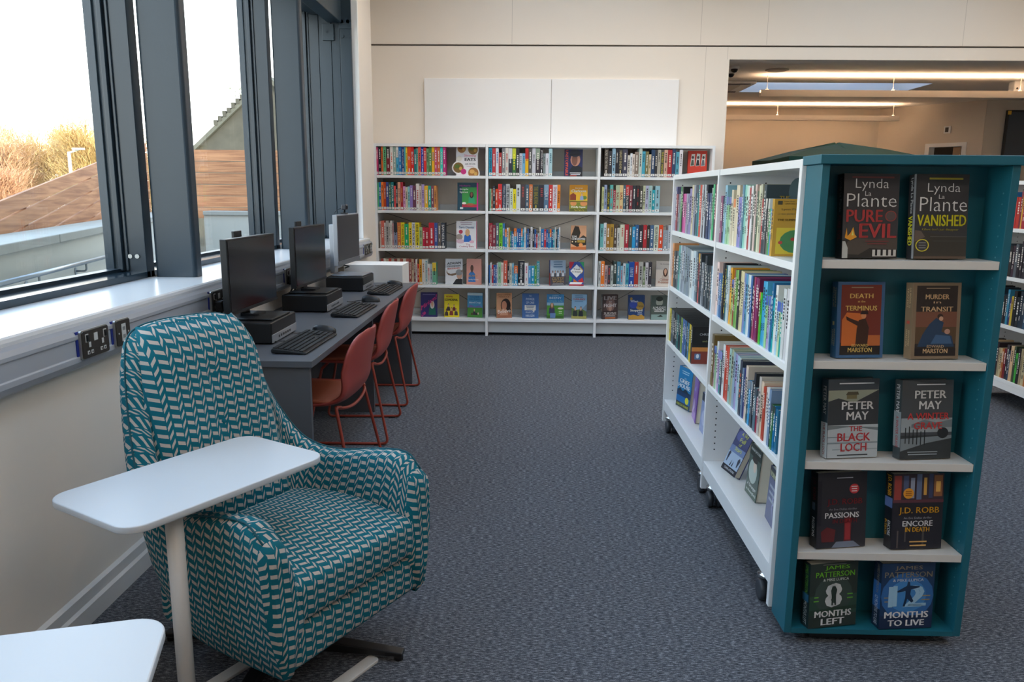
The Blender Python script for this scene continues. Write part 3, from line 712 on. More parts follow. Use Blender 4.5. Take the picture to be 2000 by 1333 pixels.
def monitor(y, x, z0, h, label, silver=False, tilt=0):
    e = tag(empty('monitor', (-1.235, y, DZ + .094)), label, 'monitor', 'flat screen monitors on the desk')
    w = .265; zb = z0 - DZ - .094; cs = SILV if silver else BK
    e.rotation_euler.z = R(tilt)
    pb_ = MB().box(-.10, .115, -.115, .115, .0005, .010, SILV if silver else BK).build('base_plate', e, bevel=.004)
    if silver:
        MB().box(-.125, -.09, -.035, .035, .010, zb + h - .07, SILV).build('stand_column', e, bevel=.004)
    else:
        MB().prism(rrect(-.055, .03, -.05, .05, .012), .010, .020, BK).build('pedestal', pb_)
        MB().box(-.068, -.04, -.035, .035, .02, zb + h * .75, BK).build('stand_column', e, bevel=.004)
        MB().box(-.075, -.062, -.04, .04, zb + h * .55, zb + h + .022, BK).build('slide_rail', e, bevel=.002)
    MB().box(-.05, -.028, -.13, .13, zb + .05, zb + h - .05, BK).build('rear_housing', e, bevel=.01)
    MB().box(-.03, .0, -w, w, zb, zb + h, cs).build('bezel', e, bevel=.003)
    MB().box(.0, .0015, -w + .008, w - .008, zb + (.03 if silver else .014), zb + h - .008, BKG if not silver else mat('25272b', .35)).build('screen', e)
    if silver: MB().box(.0, .0025, -w, w, zb, zb + .028, mat('5a5d62', .4)).build('bottom_bezel', e)
    else: MB().box(.0005, .0022, -w, w, zb, zb + .013, BK).build('bottom_bezel', e)
    # signal cable looping down behind
    MB().tube(catmull([(-.06, .03, zb + .06), (-.07, .05, zb - .01), (-.03, .08, .05), (-.05, .12, .04), (-.075, .15, .03)]), .0045, BLK, 8).build('cable', e)
    return e
def keyboard(y, label, rz=0):
    e = tag(empty('keyboard', (-.972, y, DZ), R(rz)), label, 'keyboard', 'black keyboards on the desk')
    MB().prism([(-.072, .016), (-.070, .005), (.072, .002), (.074, .008), (-.066, .024)][::-1], -.222, .222, BK, 'y').build('tray', e, bevel=.003)
    k = MB(); KEY = mat('1c1e21', .5)
    for r in range(6):
        x = -.057 + r * .0215; zz = .0195 - (r * .0215) * .105
        widths = [1] * 15 if r < 4 else [1.3] * 11
        if r == 5: widths = [1.4, 1.2, 1.2, 5.2, 1.2, 1.2, 1.2, 1.2]
        yy = -.213; sc_ = .290 / sum(widths)
        for w_ in widths:
            k.box(x - .0085, x + .0085, yy + .001, yy + w_ * sc_ - .0012, zz, zz + .007, KEY); yy += w_ * sc_
        for blk0, n in ((.083, 3), (.142, 4)):
            if blk0 < .1 and r in (3,): continue
            for c_ in range(n): k.box(x - .0085, x + .0085, blk0 + c_ * .0178, blk0 + c_ * .0178 + .0162, zz, zz + .007, KEY)
    o = k.build('keys', e); o['kind'] = 'stuff'
    MB().tube(catmull([(-.07, .0, .012), (-.10, .03, .006), (-.13, .02, .006), (-.128, -.02, .012)]), .002, BLK, 6).build('cable', e)
def mouse(x, y, label):
    e = tag(empty('computer_mouse', (x, y, DZ)), label, 'mouse', 'black mice on the desk')
    rows = []
    for i in range(9):
        a_ = math.pi * i / 8; rr = math.sin(a_); cx_ = -math.cos(a_) * .056
        rows.append([(cx_, math.cos(math.pi * j / 8) * .031 * max(rr, .02) ** .55, .002 + math.sin(math.pi * j / 8) * (.036 - .006 * cx_ / .056) * max(rr, .02) ** .5) for j in range(9)])
    MB().grid(rows, BK, flip=False).box(-.045, .045, -.024, .024, 0, .003, BLK).build('shell', e)
    MB().lathe([(.008, -.003), (.008, .003)], mat('3b3d40', .5), (-.028, 0, .030), 10, 'y').build('scroll_wheel', e)
    MB().tube(catmull([(-.056, 0, .008), (-.09, .01, .003), (-.12, -.03, .003), (-.128, -.06, .01)]), .002, BLK, 6).build('cable', e)
WH = ('nearest the armchair', 'in the middle of the desk', 'nearest the wall shelves')
for i, (y, z0, h) in enumerate(((3.375, .868, .315), (4.275, .87, .322), (5.175, .905, .327))):
    computer(y, 'flat black desktop computer lying %s' % WH[i])
    monitor(y + .0, -1.235, z0, h, ('black monitor on a computer %s' % WH[i]) if i < 2 else 'silver framed monitor with a webcam on top, nearest the wall shelves', i == 2, -2)
    keyboard(y - .145 + (.03 if i else 0), 'black keyboard %s' % WH[i], -2)
    mouse(-.965, (3.50, 4.55, 5.36)[i], 'black mouse beside the keyboard %s' % WH[i])
wc = tag(empty('webcam', (-1.235, 5.13, .905 + .327)), 'small black webcam clipped on the farthest monitor', 'webcam')
MB().box(-.035, .004, -.018, .018, .0005, .010, BLK).build('clip', wc); MB().tube([(-.015, 0, .010), (-.015, 0, .03)], .006, BLK, 8).build('neck', wc)
MB().box(-.03, .005, -.028, .028, .028, .062, mat('34363a', .35)).build('body', wc, bevel=.007); MB().lathe([(.011, 0), (.011, .004), (.006, .005)], BKG, (.005, 0, .046), 14, 'x').build('lens', wc)
MB().tube(catmull([(-.03, -.005, .04), (-.065, -.03, .02), (-.075, -.06, -.03), (-.072, -.05, -.12)]), .002, BLK, 6).build('cable', wc)

# ================================================================ red shell chairs
RED = mat('a3443c', .45, noise=.03, nscale=20); REDF = mat('9c4030', .4)
PAD = mat('a5573a', .8, noise=.06, nscale=200)
prof_c = [(.235, .422), (.205, .438), (.10, .437), (-.02, .435), (-.115, .443), (-.178, .474), (-.212, .53), (-.232, .61), (-.247, .68), (-.258, .73), (-.265, .762), (-.267, .776)]
hw_c = [.185, .208, .226, .232, .232, .230, .228, .222, .206, .176, .125, .05]
def chair(y, x, rz, label):
    e = tag(empty('shell_chair', (x, y, 0), R(90 + rz)), label, 'chair', 'red shell chairs at the desk')
    rows = []
    for (py, pz), hw in zip([tuple(v)[:2] for v in catmull([(a_, b_, 0) for a_, b_ in prof_c], 3)], [v.x for v in catmull([(a_, 0, 0) for a_ in hw_c], 3)]):
        back_ = min(1, max(0, (pz - .45) / .15)); row = []
        for j in range(13):
            w_ = -1 + j / 6
            row.append((w_ * hw, py + .05 * back_ * w_ * w_ * (hw / .22), pz + (1 - back_) * .028 * abs(w_) ** 3))
        rows.append(row)
    MB().grid(rows, RED).build('shell', e, solid=.011, bevel=0)
    rows = []
    for i in range(9):
        t_ = i / 8; py = .19 - .30 * t_; pz = .449 + .004 * math.sin(math.pi * t_)
        rows.append([(w_ * .195, py, pz + .012 * math.sin(math.pi * min(1, max(0, .04 + .92 * t_))) ** .4 * (1 - abs(w_) ** 6) + .014 * abs(w_) ** 3) for w_ in [-1 + j / 6 for j in range(13)]])
    MB().grid(rows, PAD).build('seat_pad', e, solid=.010)
    for s in (-1, 1):
        MB().tube(smooth_path([(s * .20, .13, .417), (s * .262, .215, .0085), (s * .268, -.238, .0085), (s * .222, -.150, .455), (s * .19, -.165, .445)], .035, 6), .0075, REDF, 10).build('sled_leg', e)
        for yy in (.13, -.18): MB().box(s * .266 - .010, s * .266 + .010, yy - .02, yy + .02, 0, .006, BLK).build('glide', e)
    MB().tube(catmull([(-.222, -.150, .452), (-.16, -.172, .436), (-.08, -.178, .424), (0, -.178, .419), (.08, -.178, .424), (.16, -.172, .436), (.222, -.150, .452)]), .0075, REDF, 8).build('rear_bow', e)
    MB().tube([(-.20, .13, .417), (.20, .13, .417)], .0075, REDF, 8).build('front_bar', e)
chair(3.44, -.985, -3, 'dark red shell chair with tan seat, nearest the armchair')
chair(4.31, -1.03, 2, 'dark red shell chair tucked in at the middle of the desk')
chair(5.10, -1.035, 0, 'dark red shell chair nearest the wall shelves')
# ================================================================ upholstered swivel armchair
FAB = fabric_mat(); FABP = mat('0f5562', .8)
class UB(MB):
    def __init__(s): super().__init__(); s.uv = []
    def guv(s, rows, uvs, mt, closed=False, flip=False):
        s.grid(rows, mt, closed, True, flip); s.uv += [q for r in uvs for q in r]; return s
    def ngon(s, pts, uvs, mt):
        o = len(s.v); s.v += [tuple(p) for p in pts]; s.uv += list(uvs); s.f.append(tuple(range(o, o + len(pts)))); s.mi.append(s.m(mt)); s.sm.append(True); return s
ac = tag(empty('armchair', (-.748, 2.115, 0), R(-119.4)), 'teal swivel armchair with pale zigzag fabric and buttoned back', 'armchair')
rim_h = [(.288, .300, .545), (.290, .245, .588), (.291, .13, .578), (.290, .01, .553), (.286, -.09, .547), (.276, -.18, .575), (.252, -.245, .665), (.228, -.293, .785), (.206, -.325, .895), (.184, -.342, .962), (.14, -.349, .990), (.07, -.353, .999), (0, -.354, 1.0)]
bas_h = [(.278, .315), (.280, .24), (.280, .12), (.274, 0), (.258, -.09), (.236, -.155), (.205, -.205), (.17, -.232), (.135, -.25), (.102, -.26), (.07, -.266), (.035, -.268), (0, -.27)]
rim = catmull(rim_h + [(-x, y, z) for x, y, z in rim_h[-2::-1]], 4)
bas = catmull([(x, y, .168) for x, y in bas_h] + [(-x, y, .168) for x, y in bas_h[-2::-1]], 4)
rows, uvs, pipe = [], [], []
sl = 0; N = len(rim)
for i in range(N):
    if i: sl += (((rim[i] - rim[i - 1]).length) + ((bas[i] - bas[i - 1]).length)) / 2
    def nrm(P_):
        t_ = P_[min(i + 1, N - 1)] - P_[max(i - 1, 0)]; t_.z = 0; t_.normalize(); return Vector((-t_.y, t_.x, 0)) * (1)
    n_ = nrm(bas)
    c_ = Vector((0, .02, 0)) - Vector((bas[i].x, bas[i].y, 0))
    if n_.dot(c_) > 0: n_ = -n_
    r_, b_ = rim[i], bas[i]
    ro = r_ + n_ * .033; ri = r_ - n_ * .038
    ib = Vector((b_.x, b_.y, .30)) - n_ * .070
    pts = [b_ - n_ * .02 + Vector((0, 0, -.008)), b_ + n_ * .0, b_.lerp(ro, .2) + n_ * .012, b_.lerp(ro, .45) + n_ * .020, b_.lerp(ro, .7) + n_ * .016, ro + Vector((0, 0, -.035)) + n_ * .006, ro + Vector((0, 0, -.012)), r_ + n_ * .014, r_ - n_ * .012, ri + Vector((0, 0, -.012)), ri + Vector((0, 0, -.040)) - n_ * .003, ri.lerp(ib, .4) - n_ * .004, ib]
    vv = [0]
    for k in range(1, len(pts)): vv.append(vv[-1] + (pts[k] - pts[k - 1]).length)
    rows.append(pts); uvs.append([(sl, q) for q in vv]); pipe.append(r_ + n_ * .02 + Vector((0, 0, .0)))
sh = UB(); sh.guv(rows, uvs, FAB)
for end_, fl in ((0, 1), (-1, -1)):
    r0 = rows[end_]; cen = sum(r0, Vector()) / len(r0)
    u0 = uvs[end_][0][0]
    ring1 = [p.lerp(cen, .10) + Vector((0, .020, 0)) for p in r0]; ring2 = [p.lerp(cen, .35) + Vector((0, .028, 0)) for p in r0]
    rr = [r0, ring1, ring2]; uu = [[(p.x, p.z) for p in q] for q in rr]
    sh.guv(rr, uu, FAB, closed=True); sh.ngon(ring2, uu[2], FAB)
sh.build('shell', ac)
MB().tube([p + Vector((0, 0, .0)) for p in pipe], .0028, FABP, 6).build('piping', ac)
# back pad with two buttons
rows, uvs = [], []
for i in range(17):
    t_ = i / 16; z = .40 + .588 * t_; hw = .242 - .058 * t_ ** 1.3 - .02 * max(0, (t_ - .85) / .15) ** 2; vb = -.165 - .112 * t_ ** .9 - .045 * max(0, (t_ - .8) / .2) ** 2
    ed = min(1, (1 - t_) * 7) ** .5 * .03
    row = []
    for j in range(17):
        w_ = -1 + j / 8
        dip = sum(.016 * math.exp(-(((w_ * hw) ** 2 + (z - zb_) ** 2) / .0012)) for zb_ in (.69, .835))
        row.append(Vector((w_ * hw, vb + ed * (1 - abs(w_) ** 4) - dip - .004 + .012 * abs(w_) ** 2 - .04 * abs(w_) ** 8, z)))
    rows.append(row); uvs.append([(p.x + .003, p.z + .004) for p in row])
UB().guv(rows, uvs, FAB).build('back_pad', ac, solid=.012)
for zb_ in (.69, .835):
    t_ = (zb_ - .40) / .588
    MB().lathe([(.011, -.004), (.013, 0), (.009, .005), (.002, .007)], FAB, (0, -.165 - .112 * t_ ** .9 + .026 - .012, zb_), 12, 'y').build('button', ac)
def loop_yz(y0, y1, z0, z1, r, crown, n=5):
    p = rrect(y0, y1, z0, z1, r, n); out = []
    k0 = None
    for a_, b_ in p:
        if b_ > (z0 + z1) / 2: b_ += crown * math.sin(math.pi * (a_ - y0) / (y1 - y0))
        out.append((a_, b_))
    dense = []
    for k in range(len(out)):
        a_, b_ = Vector(out[k]), Vector(out[(k + 1) % len(out)]); m_ = max(1, int((b_ - a_).length / .045))
        for q in range(m_):
            c_ = a_.lerp(b_, q / m_); zz = c_.y
            if m_ > 1 and c_.y > (z0 + z1) / 2 and abs(a_.y - b_.y) < .02: zz = z1 + crown * math.sin(math.pi * (c_.x - y0) / (y1 - y0))
            dense.append(Vector((c_.x, zz)))
    return dense + [dense[0].copy()]
def sweep_x(name, hw, loop, mt, rnd=.02):
    cy = sum(p.x for p in loop) / len(loop); cz = sum(p.y for p in loop) / len(loop)
    rows, uvs = [], []; al = [0]
    for k in range(1, len(loop)): al.append(al[-1] + (loop[k] - loop[k - 1]).length)
    for x, s_ in [(-hw, .80), (-hw + rnd * .15, .92), (-hw + rnd * .5, .985), (-hw + rnd, 1)] + [(-hw + rnd + (2 * hw - 2 * rnd) * q / 8, 1) for q in range(1, 8)] + [(hw - rnd, 1), (hw - rnd * .5, .985), (hw - rnd * .15, .92), (hw, .80)]:
        rows.append([Vector((x, cy + (p.x - cy) * (1 - (1 - s_) * .35), cz + (p.y - cz) * s_)) for p in loop]); uvs.append([(x, q) for q in al])
    b = UB().guv(rows, uvs, mt, flip=True)
    for k in (0, -1): b.ngon(rows[k], uvs[k], mt)
    return b.build(name, ac)
sweep_x('seat_cushion', .238, loop_yz(-.19, .335, .296, .415, .03, .026), FAB)
sweep_x('front_rail', .262, loop_yz(-.20, .322, .170, .292, .025, 0), FAB)
MB().prism(rrect(-.20, .20, -.18, .24, .05), .13, .17, BLK).build('underside_plate', ac)
MB().lathe([(.03, .035), (.03, .13)], BLK, (0, 0, 0), 16).build('swivel_column', ac)
for k in range(4):
    an = R(-6 + 119.4 + 90 * k); d_ = Vector((math.cos(an), math.sin(an), 0)); s_ = Vector((-d_.y, d_.x, 0))
    vs = [d_ * .02 + s_ * .024, d_ * .02 - s_ * .024, d_ * .38 - s_ * .017, d_ * .38 + s_ * .017]
    MB().lathe([(.014, 0), (.014, .018)], BLK, tuple(d_ * .365), 10).build('glide', ac)
    MB().add([(p.x, p.y, .016) for p in vs] + [(vs[0].x, vs[0].y, .06), (vs[1].x, vs[1].y, .06), (vs[2].x, vs[2].y, .028), (vs[3].x, vs[3].y, .028)], [(0, 1, 2, 3), (7, 6, 5, 4), (0, 4, 5, 1), (1, 5, 6, 2), (2, 6, 7, 3), (3, 7, 4, 0)], BLK).build('base_leg', ac, bevel=.003)

# ================================================================ laptop side tables
TBL = mat('d4d8db', .35); TBP = mat('dcd9d4', .4)
def side_table(cx, cy, ang, label, L_=.600, W_=.345, z=.65, pole=(-.147, -.109), sgn=1):
    e = tag(empty('laptop_table', (cx, cy, 0), R(ang)), label, 'table', 'white laptop tables')
    MB().prism(rrect(-L_ / 2, L_ / 2, -W_ / 2, W_ / 2, .055, 8), z - .018, z, TBL, smooth=True).build('table_top', e, bevel=.003)
    px, py = pole
    MB().tube([(px, py, .012), (px, py, z - .018)], .0205, TBP, 20).build('pole', e)
    MB().box(px - .05, px + .09, py - .05, py + .05, z - .024, z - .018, TBP).build('mount_plate', e)
    b = MB().prism(rrect(px - .03, px + .03, py - .17, py + .17, .02), 0, .010, TBP); b.build('base_bar', e, bevel=.002)
    for yy in (-.15, .15): MB().prism(rrect(px, px + .52, py + yy - .02, py + yy + .02, .012), 0, .0099, TBP).build('base_prong', e, bevel=.002)
    return e
side_table(-.868, 1.882, 59.6, 'white laptop table reaching over the arm of the armchair')
side_table(-.865, .963, 16.3, 'white laptop table corner in the bottom left foreground')
# ================================================================ books
_txt = {}
def glyphs(s, bold=.0):
    """flat outline of a word, normalised to a unit box (built-in font)"""
    k = (s, bold)
    if k in _txt: return _txt[k]
    cu = bpy.data.curves.new('t', 'FONT'); cu.body = s; cu.resolution_u = 2; cu.offset = min(bold, 0)
    ob = bpy.data.objects.new('t', cu); me = bpy.data.meshes.new_from_object(ob)
    vs = [(v.co.x, v.co.y) for v in me.vertices]; fs = [tuple(p.vertices) for p in me.polygons]
    bpy.data.objects.remove(ob); bpy.data.curves.remove(cu); bpy.data.meshes.remove(me)
    if bold > 0:                                     # heavier weight: the outline doubled side by side
        n = len(vs); k2 = len(fs)
        vs = [(x + d, y + d * .25) for d in (-bold * 1.1, bold * 1.1) for x, y in vs]; fs = fs + [tuple(i + n for i in f) for f in fs]
    x0, x1 = min(v[0] for v in vs), max(v[0] for v in vs); y0, y1 = min(v[1] for v in vs), max(v[1] for v in vs)
    r = ([((x - x0) / (x1 - x0), (y - y0) / (y1 - y0)) for x, y in vs], fs, (x1 - x0) / (y1 - y0))
    _txt[k] = r; return r
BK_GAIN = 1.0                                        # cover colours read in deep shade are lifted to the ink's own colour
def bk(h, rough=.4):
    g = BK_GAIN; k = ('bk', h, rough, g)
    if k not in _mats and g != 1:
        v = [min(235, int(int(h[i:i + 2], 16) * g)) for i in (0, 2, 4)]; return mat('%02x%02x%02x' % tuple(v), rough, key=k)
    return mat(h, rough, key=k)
def decal(mb, els, O, a, b, w, h, lay=.00018, mats=bk):
    """flat print on a face: O lower left corner, a/b unit axes, w/h size; element coordinates are 0..1"""
    n = a.cross(b)
    for i, el in enumerate(els):
        off = n * (lay * (i + 1))
        def P_(x, y): return O + a * (x * w) + b * (y * h) + off
        k = el[0]
        if k == 't':            # text, centre x, centre y, width, height, colour, bold[, rotate]
            _, s, cx, cy, tw, th, c = el[:7]; bold = el[7] if len(el) > 7 else .015; rot = el[8] if len(el) > 8 else 0
            vs, fs, asp = glyphs(s, bold)
            if rot == 90: pts = [P_(cx - tw / 2 + v * tw, cy + th / 2 - u * th) for u, v in vs]
            elif rot == -90: pts = [P_(cx + tw / 2 - v * tw, cy - th / 2 + u * th) for u, v in vs]
            else:
                t_ = math.tan(R(rot)) * w / h
                pts = [P_(cx + (u - .5) * tw, cy + (v - .5) * th + (u - .5) * tw * t_) for u, v in vs]
            if rot in (90, -90): pass
            mb.add(pts, fs, mats(c))
        elif k == 'r':
            _, x0, y0, x1, y1, c = el
            mb.add([P_(x0, y0), P_(x1, y0), P_(x1, y1), P_(x0, y1)], [(0, 1, 2, 3)], mats(c))
        elif k == 'e':
            _, cx, cy, rx, ry, c = el
            mb.add([P_(cx + rx * math.cos(q * math.pi / 8), cy + ry * math.sin(q * math.pi / 8)) for q in range(16)], [tuple(range(16))], mats(c))
        elif k in 'pP':
            _, pts, c = el
            mb.add([P_(x, y) for x, y in pts], [tuple(range(len(pts)))], mats(c))
def lum(h): c = lin(h); return .3 * c[0] + .6 * c[1] + .1 * c[2]
def text_lines(lines, c, bold=.015):
    return [('t', s, cx, cy, w, h, c, bold) for s, cx, cy, w, h in lines]
def smudge(n, x0, x1, y0, y1, c, hh=.012):
    """rows of print too small to read"""
    out = []
    for i in range(n):
        y = y1 - (y1 - y0) * i / max(1, n - 1) if n > 1 else (y0 + y1) / 2
        q = random.uniform(0, .12) * (x1 - x0); out.append(('r', x0 + q, y - hh / 2, x1 - q, y + hh / 2, c))
    return out
def figure(cx, y0, s, hair, skin, top, long=False):
    """a plain half figure: shoulders, neck, head, hair; s = head height as a share of the cover"""
    k = s * .75
    out = [('p', [(cx - k * 1.6, y0), (cx + k * 1.6, y0), (cx + k * 1.35, y0 + s * 1.5), (cx + k * .45, y0 + s * 1.95), (cx - k * .45, y0 + s * 1.95), (cx - k * 1.35, y0 + s * 1.5)], top)]
    if long: out.append(('e', cx, y0 + s * 2.2, k * .95, s * .85, hair))
    else: out.append(('e', cx, y0 + s * 2.55, k * .66, s * .62, hair))
    out += [('r', cx - k * .22, y0 + s * 1.7, cx + k * .22, y0 + s * 2.1, skin), ('e', cx, y0 + s * 2.4, k * .52, s * .56, skin)]
    return out
PENDING = []
PAGE = mat('e4dcc8', .8); STK = bk('eeeeea', .5)
VX, VY, VZ = Vector((1, 0, 0)), Vector((0, 1, 0)), Vector((0, 0, 1))
CW = ((.02, 'black'), )
def cname(h):
    import colorsys
    v = [int(h[i:i + 2], 16) / 255 for i in (0, 2, 4)]; H, S, V = colorsys.rgb_to_hsv(*v); H *= 360
    if V < .24: return 'black'
    if S < .13: return 'white' if V > .82 else 'pale grey' if V > .62 else 'grey' if V > .38 else 'charcoal'
    dark = 'dark ' if V < .5 else 'pale ' if (S < .35 and V > .7) else ''
    for lim, n in ((14, 'red'), (38, 'orange'), (66, 'yellow'), (95, 'lime green'), (160, 'green'), (195, 'teal'), (245, 'blue'), (285, 'purple'), (335, 'pink'), (361, 'red')):
        if H < lim:
            if n == 'orange' and V < .62: n = 'brown'; dark = 'dark ' if V < .42 else ''
            elif n == 'orange' and S < .4: n = 'beige'; dark = ''
            elif n == 'red' and V < .42: n = 'maroon'; dark = ''
            elif n == 'yellow' and S < .4: n = 'cream' if V > .7 else 'olive'; dark = ''
            elif n == 'yellow' and V < .6: n = 'olive'; dark = ''
            return dark + n
ORD = ['first', 'second', 'third', 'fourth', 'fifth', 'sixth', 'seventh', 'eighth', 'ninth', 'tenth', 'eleventh', 'twelfth', 'thirteenth', 'fourteenth', 'fifteenth', 'sixteenth', 'seventeenth', 'eighteenth', 'nineteenth']
TENS = ['', '', 'twenty', 'thirty', 'forty', 'fifty']
def ordinal(i):
    i += 1
    if i < 20: return ORD[i - 1]
    if i % 10 == 0: return TENS[i // 10][:-1] + 'ieth'
    return TENS[i // 10] + '-' + ORD[i % 10 - 1]
def spine_book(name, loc, rz, t, h, d, c, label, group, title=None, tcol=None, bold=.02, band=None, sticker=True, face=None, lean=0, case=None, bars=True, bandpos=.62):
    """a shelved book: local -Y is the spine, +X its front board"""
    mb = MB(); cm = bk(case or c, .38); bt = min(.0028, t * .2)
    mb.box(-t / 2, t / 2, 0, bt, 0, h, bk(c, .38)).box(-t / 2, -t / 2 + bt, bt, d, 0, h, cm).box(t / 2 - bt, t / 2, bt, d, 0, h, cm)
    mb.box(-t / 2 + bt, t / 2 - bt, bt, d - .004, .003, h - (.003 if not case else .0005), PAGE if not case else cm)
    O = Vector((-t / 2, -.0001, 0)); els = []
    if band: els.append(('r', .0, bandpos, 1, 1.0, band))
    ink = tcol or ('f4f0e6' if lum(c) < .28 else '2b2a30')
    if title:
        els.append(('t', title, .5, .60, .62, min(.66, .075 * len(title) + .06), ink, bold, 90))
        els.append(('r', .38, .13, .62, .24, ink))
    elif bars:
        r_ = random.random()
        y1 = random.uniform(.78, .93); y0 = y1 - random.uniform(.3, .48); ww = random.uniform(.13, .22)
        n_ = random.randint(5, 9)
        for q in range(n_):                          # broken strokes: lettering too small to read
            a0 = y0 + (y1 - y0) * q / n_; els.append(('r', .5 - ww, a0, .5 + ww, a0 + (y1 - y0) / n_ * random.uniform(.45, .8), ink))
        if r_ < .6:
            y0 = random.uniform(.2, .3)
            for q in range(4): els.append(('r', .36, y0 + q * .03, .64, y0 + q * .03 + .02, ink))
    if sticker: els.append(('r', .08, .03, .92, .115, 'ecebe6')); els.append(('r', .36, .05, .58, .095, '6a6a68'))
    decal(mb, els, O, VX, VZ, t, h)
    if face: decal(mb, face, Vector((t / 2, 0, 0)), VY, VZ, d, h)
    PENDING.append((mb, Vector(loc), rz, t, h, label, group, face is not None))
MPX = .00490                                        # metres per photo pixel on the wall shelves
def wall_row(bay, row, sc_, x0px, ybase, data, end, shelfname, lean_from=99, hidden=0):
    bayname = ('left', 'middle', 'right')[bay]
    data = [q.split(',') for q in data.split()]
    xs = [float(q[0]) for q in data] + [float(end)]
    z = SH[row]
    n = len(data)
    for i, q in enumerate(data):
        pxc = x0px + (xs[i] + xs[i + 1]) / 2 / sc_; t = max(.007, (xs[i + 1] - xs[i]) / sc_ * MPX * .985 - .0008)
        h = min((ybase - float(q[1])) / sc_ * MPX * 1.0, .262)
        y = YF + .012 + random.uniform(0, .006); X_ = (pxc - PX0) * MPX + X0
        title = q[3].replace('_', ' ') if len(q) > 3 and q[3] else None; tc_ = q[4] if len(q) > 4 and q[4] else None; band = q[5] if len(q) > 5 else None
        lab = '%s spined book, %s from left, %s shelf of the %s wall bookcase' % (cname(q[2]), ordinal(i + hidden), shelfname, bayname)
        ln = 0
        spine_book('book', (X_, y, z + .0004), 0, t, h, random.uniform(.125, .15), q[2], lab, 'books on the %s shelf of the %s wall bookcase' % (shelfname, bayname), title, tc_, band=band, bars=t > .012)
PX0, X0 = 949.8, -.437
SN = ('top', 'second', 'third', 'fourth')
wall_row(0, 0, 8.333, 720, 682, "134,248,c0406f 172,228,1c2036 218,188,d96a2c 250,232,62b883 300,240,7a1c2c,,,222024 360,232,efece4,,e0562a 410,240,97ada1,,f4f4f0 458,232,45aad0,,,f1f1ee 498,232,1a7fc0 545,232,2b3a7c,Borough,f0efe9 590,245,48b2be 612,240,eed43a 640,232,ee561c,5,ffffff 693,228,d81f20,BOSH!,ffffff 745,275,1f7a80 788,270,72baa8 812,240,ec644e 858,232,1540b0,JOE_WICKS,ffffff 900,250,e2302c 945,262,76a376 980,232,4c8446 1030,230,f0b422,,2f63a8 1075,228,c84c6b,,ffffff 1118,228,d06336 1165,228,3ad2c0,COOKS,ffffff 1210,232,c0287a,,ffffff", 1255, SN[0])
wall_row(0, 1, 8.333, 720, 1255, "146,820,54b07a 168,812,1874aa 205,808,ec7d30 243,808,c24618 285,805,37468a 328,818,2b5c3e,SPICE_BOX,f2efe4 365,808,14787c,FLAVOUR,f4f1e6 410,868,e24e4e 443,830,282430 475,808,e0a283 520,808,aa2738,,e0b24a 560,875,da9cca 598,890,d2c6aa 635,878,92d0d4 670,860,927cc2 718,865,68364e 770,832,ece8e4,,c24a3a 822,865,dac6ba 860,842,b8a2d6 905,862,ecb832,,ffffff 965,865,24a092 1015,865,804659 1058,860,da904a", 1100, SN[1])
wall_row(0, 2, 5.554, 720, 380, "110,90,cfb7ab 128,65,d06b5c,,f4ece4 160,105,d2c6c2 178,78,aeaaa6 210,105,cac6be 228,60,dad6ce 247,110,c29292 265,100,8a92aa,,,2c3038 303,100,d2743e,EIGHTS,f6c860 342,100,ecd424,FLY_AWAY_PAUL,7a3a1c 380,115,1caa6c 427,100,eccc30 462,100,d2d6da,MY_STROKE,30343c 498,100,ecd828,BERNIE_TAUPIN,3a3a34 543,150,a2c28a 578,150,c22046 605,152,b22736 645,100,be2332,,ffffff 707,100,37549a 742,103,685c55 780,100,2f3745,SAM_NEILL,f4f2ee", 822, SN[2])
wall_row(0, 3, 5.554, 720, 755, "118,474,a04038 146,472,d8d0c4 172,476,c2b49a 200,470,be4a3c 232,472,b2a898 262,474,8a3c34 294,472,c8b8a4 326,472,a8584a 360,472,cfc4b2 392,472,b0655a 424,474,8c3c3a 452,474,c0a88e 478,478,6e2830 495,478,e2dad2 515,528,c23028 537,476,e2a432,,2f2a24 567,476,dad6ce,,a06030 600,476,cad2ce,Fearless,3ca0b4 630,528,e2dedc,,c23a30 655,528,b2c2ca 680,512,6cb292,,,e0c040", 722, SN[3])
wall_row(1, 0, 8.333, 940, 682, "112,248,1c96ba,DANNY_CIPRIANI,16323c 165,248,c23b40,,ffffff 222,248,dadee6,,2a66b0 270,320,b23334 318,248,88888c 375,245,dad6ce,,c04034 427,250,333746,,f0eee8,d9d9dc 487,250,3b7446,,f0e83a,c9d23a 545,250,373737,,ffffff 600,328,c2c6d2 648,328,74b2d6 692,248,ecb81c,,c8302c,c8302c 745,250,565656,,f2f0ea 800,245,d6d6de 860,248,423740,,e6e2d6,8c9c8a 928,245,2b2830,JOHN_PARRY,ffffff 980,328,889494 1018,325,dedee6 1068,250,aed2da,,3a6a7a", 1125, SN[0])
wall_row(1, 1, 8.333, 940, 1258, "125,905,7cc29c 152,905,b26546 175,860,2f333e 218,908,d64a28 262,828,d63637,HELP,ffffff 325,828,374256,Hilary_Mantel,d8dce2 388,828,aeb2b6,THE_PELLY,222226 450,895,ceda c6".replace("ceda c6","cedac6") + " 502,908,ecdc24 553,832,d6dede 622,832,4e464a,,c8504a 702,835,4a6175 760,830,d2753f,JO_NESBO,f4f0e8 818,835,3b4646,THE_BINLADENS,b8a84a 925,838,373742,,b04848 1000,832,597895,CULT,ffffff,86a4bc 1075,835,c63637 1140,835,dedae2,SNOWFALL,c05a6a 1215,832,ec8824,,5a2c14", 1262, SN[1])
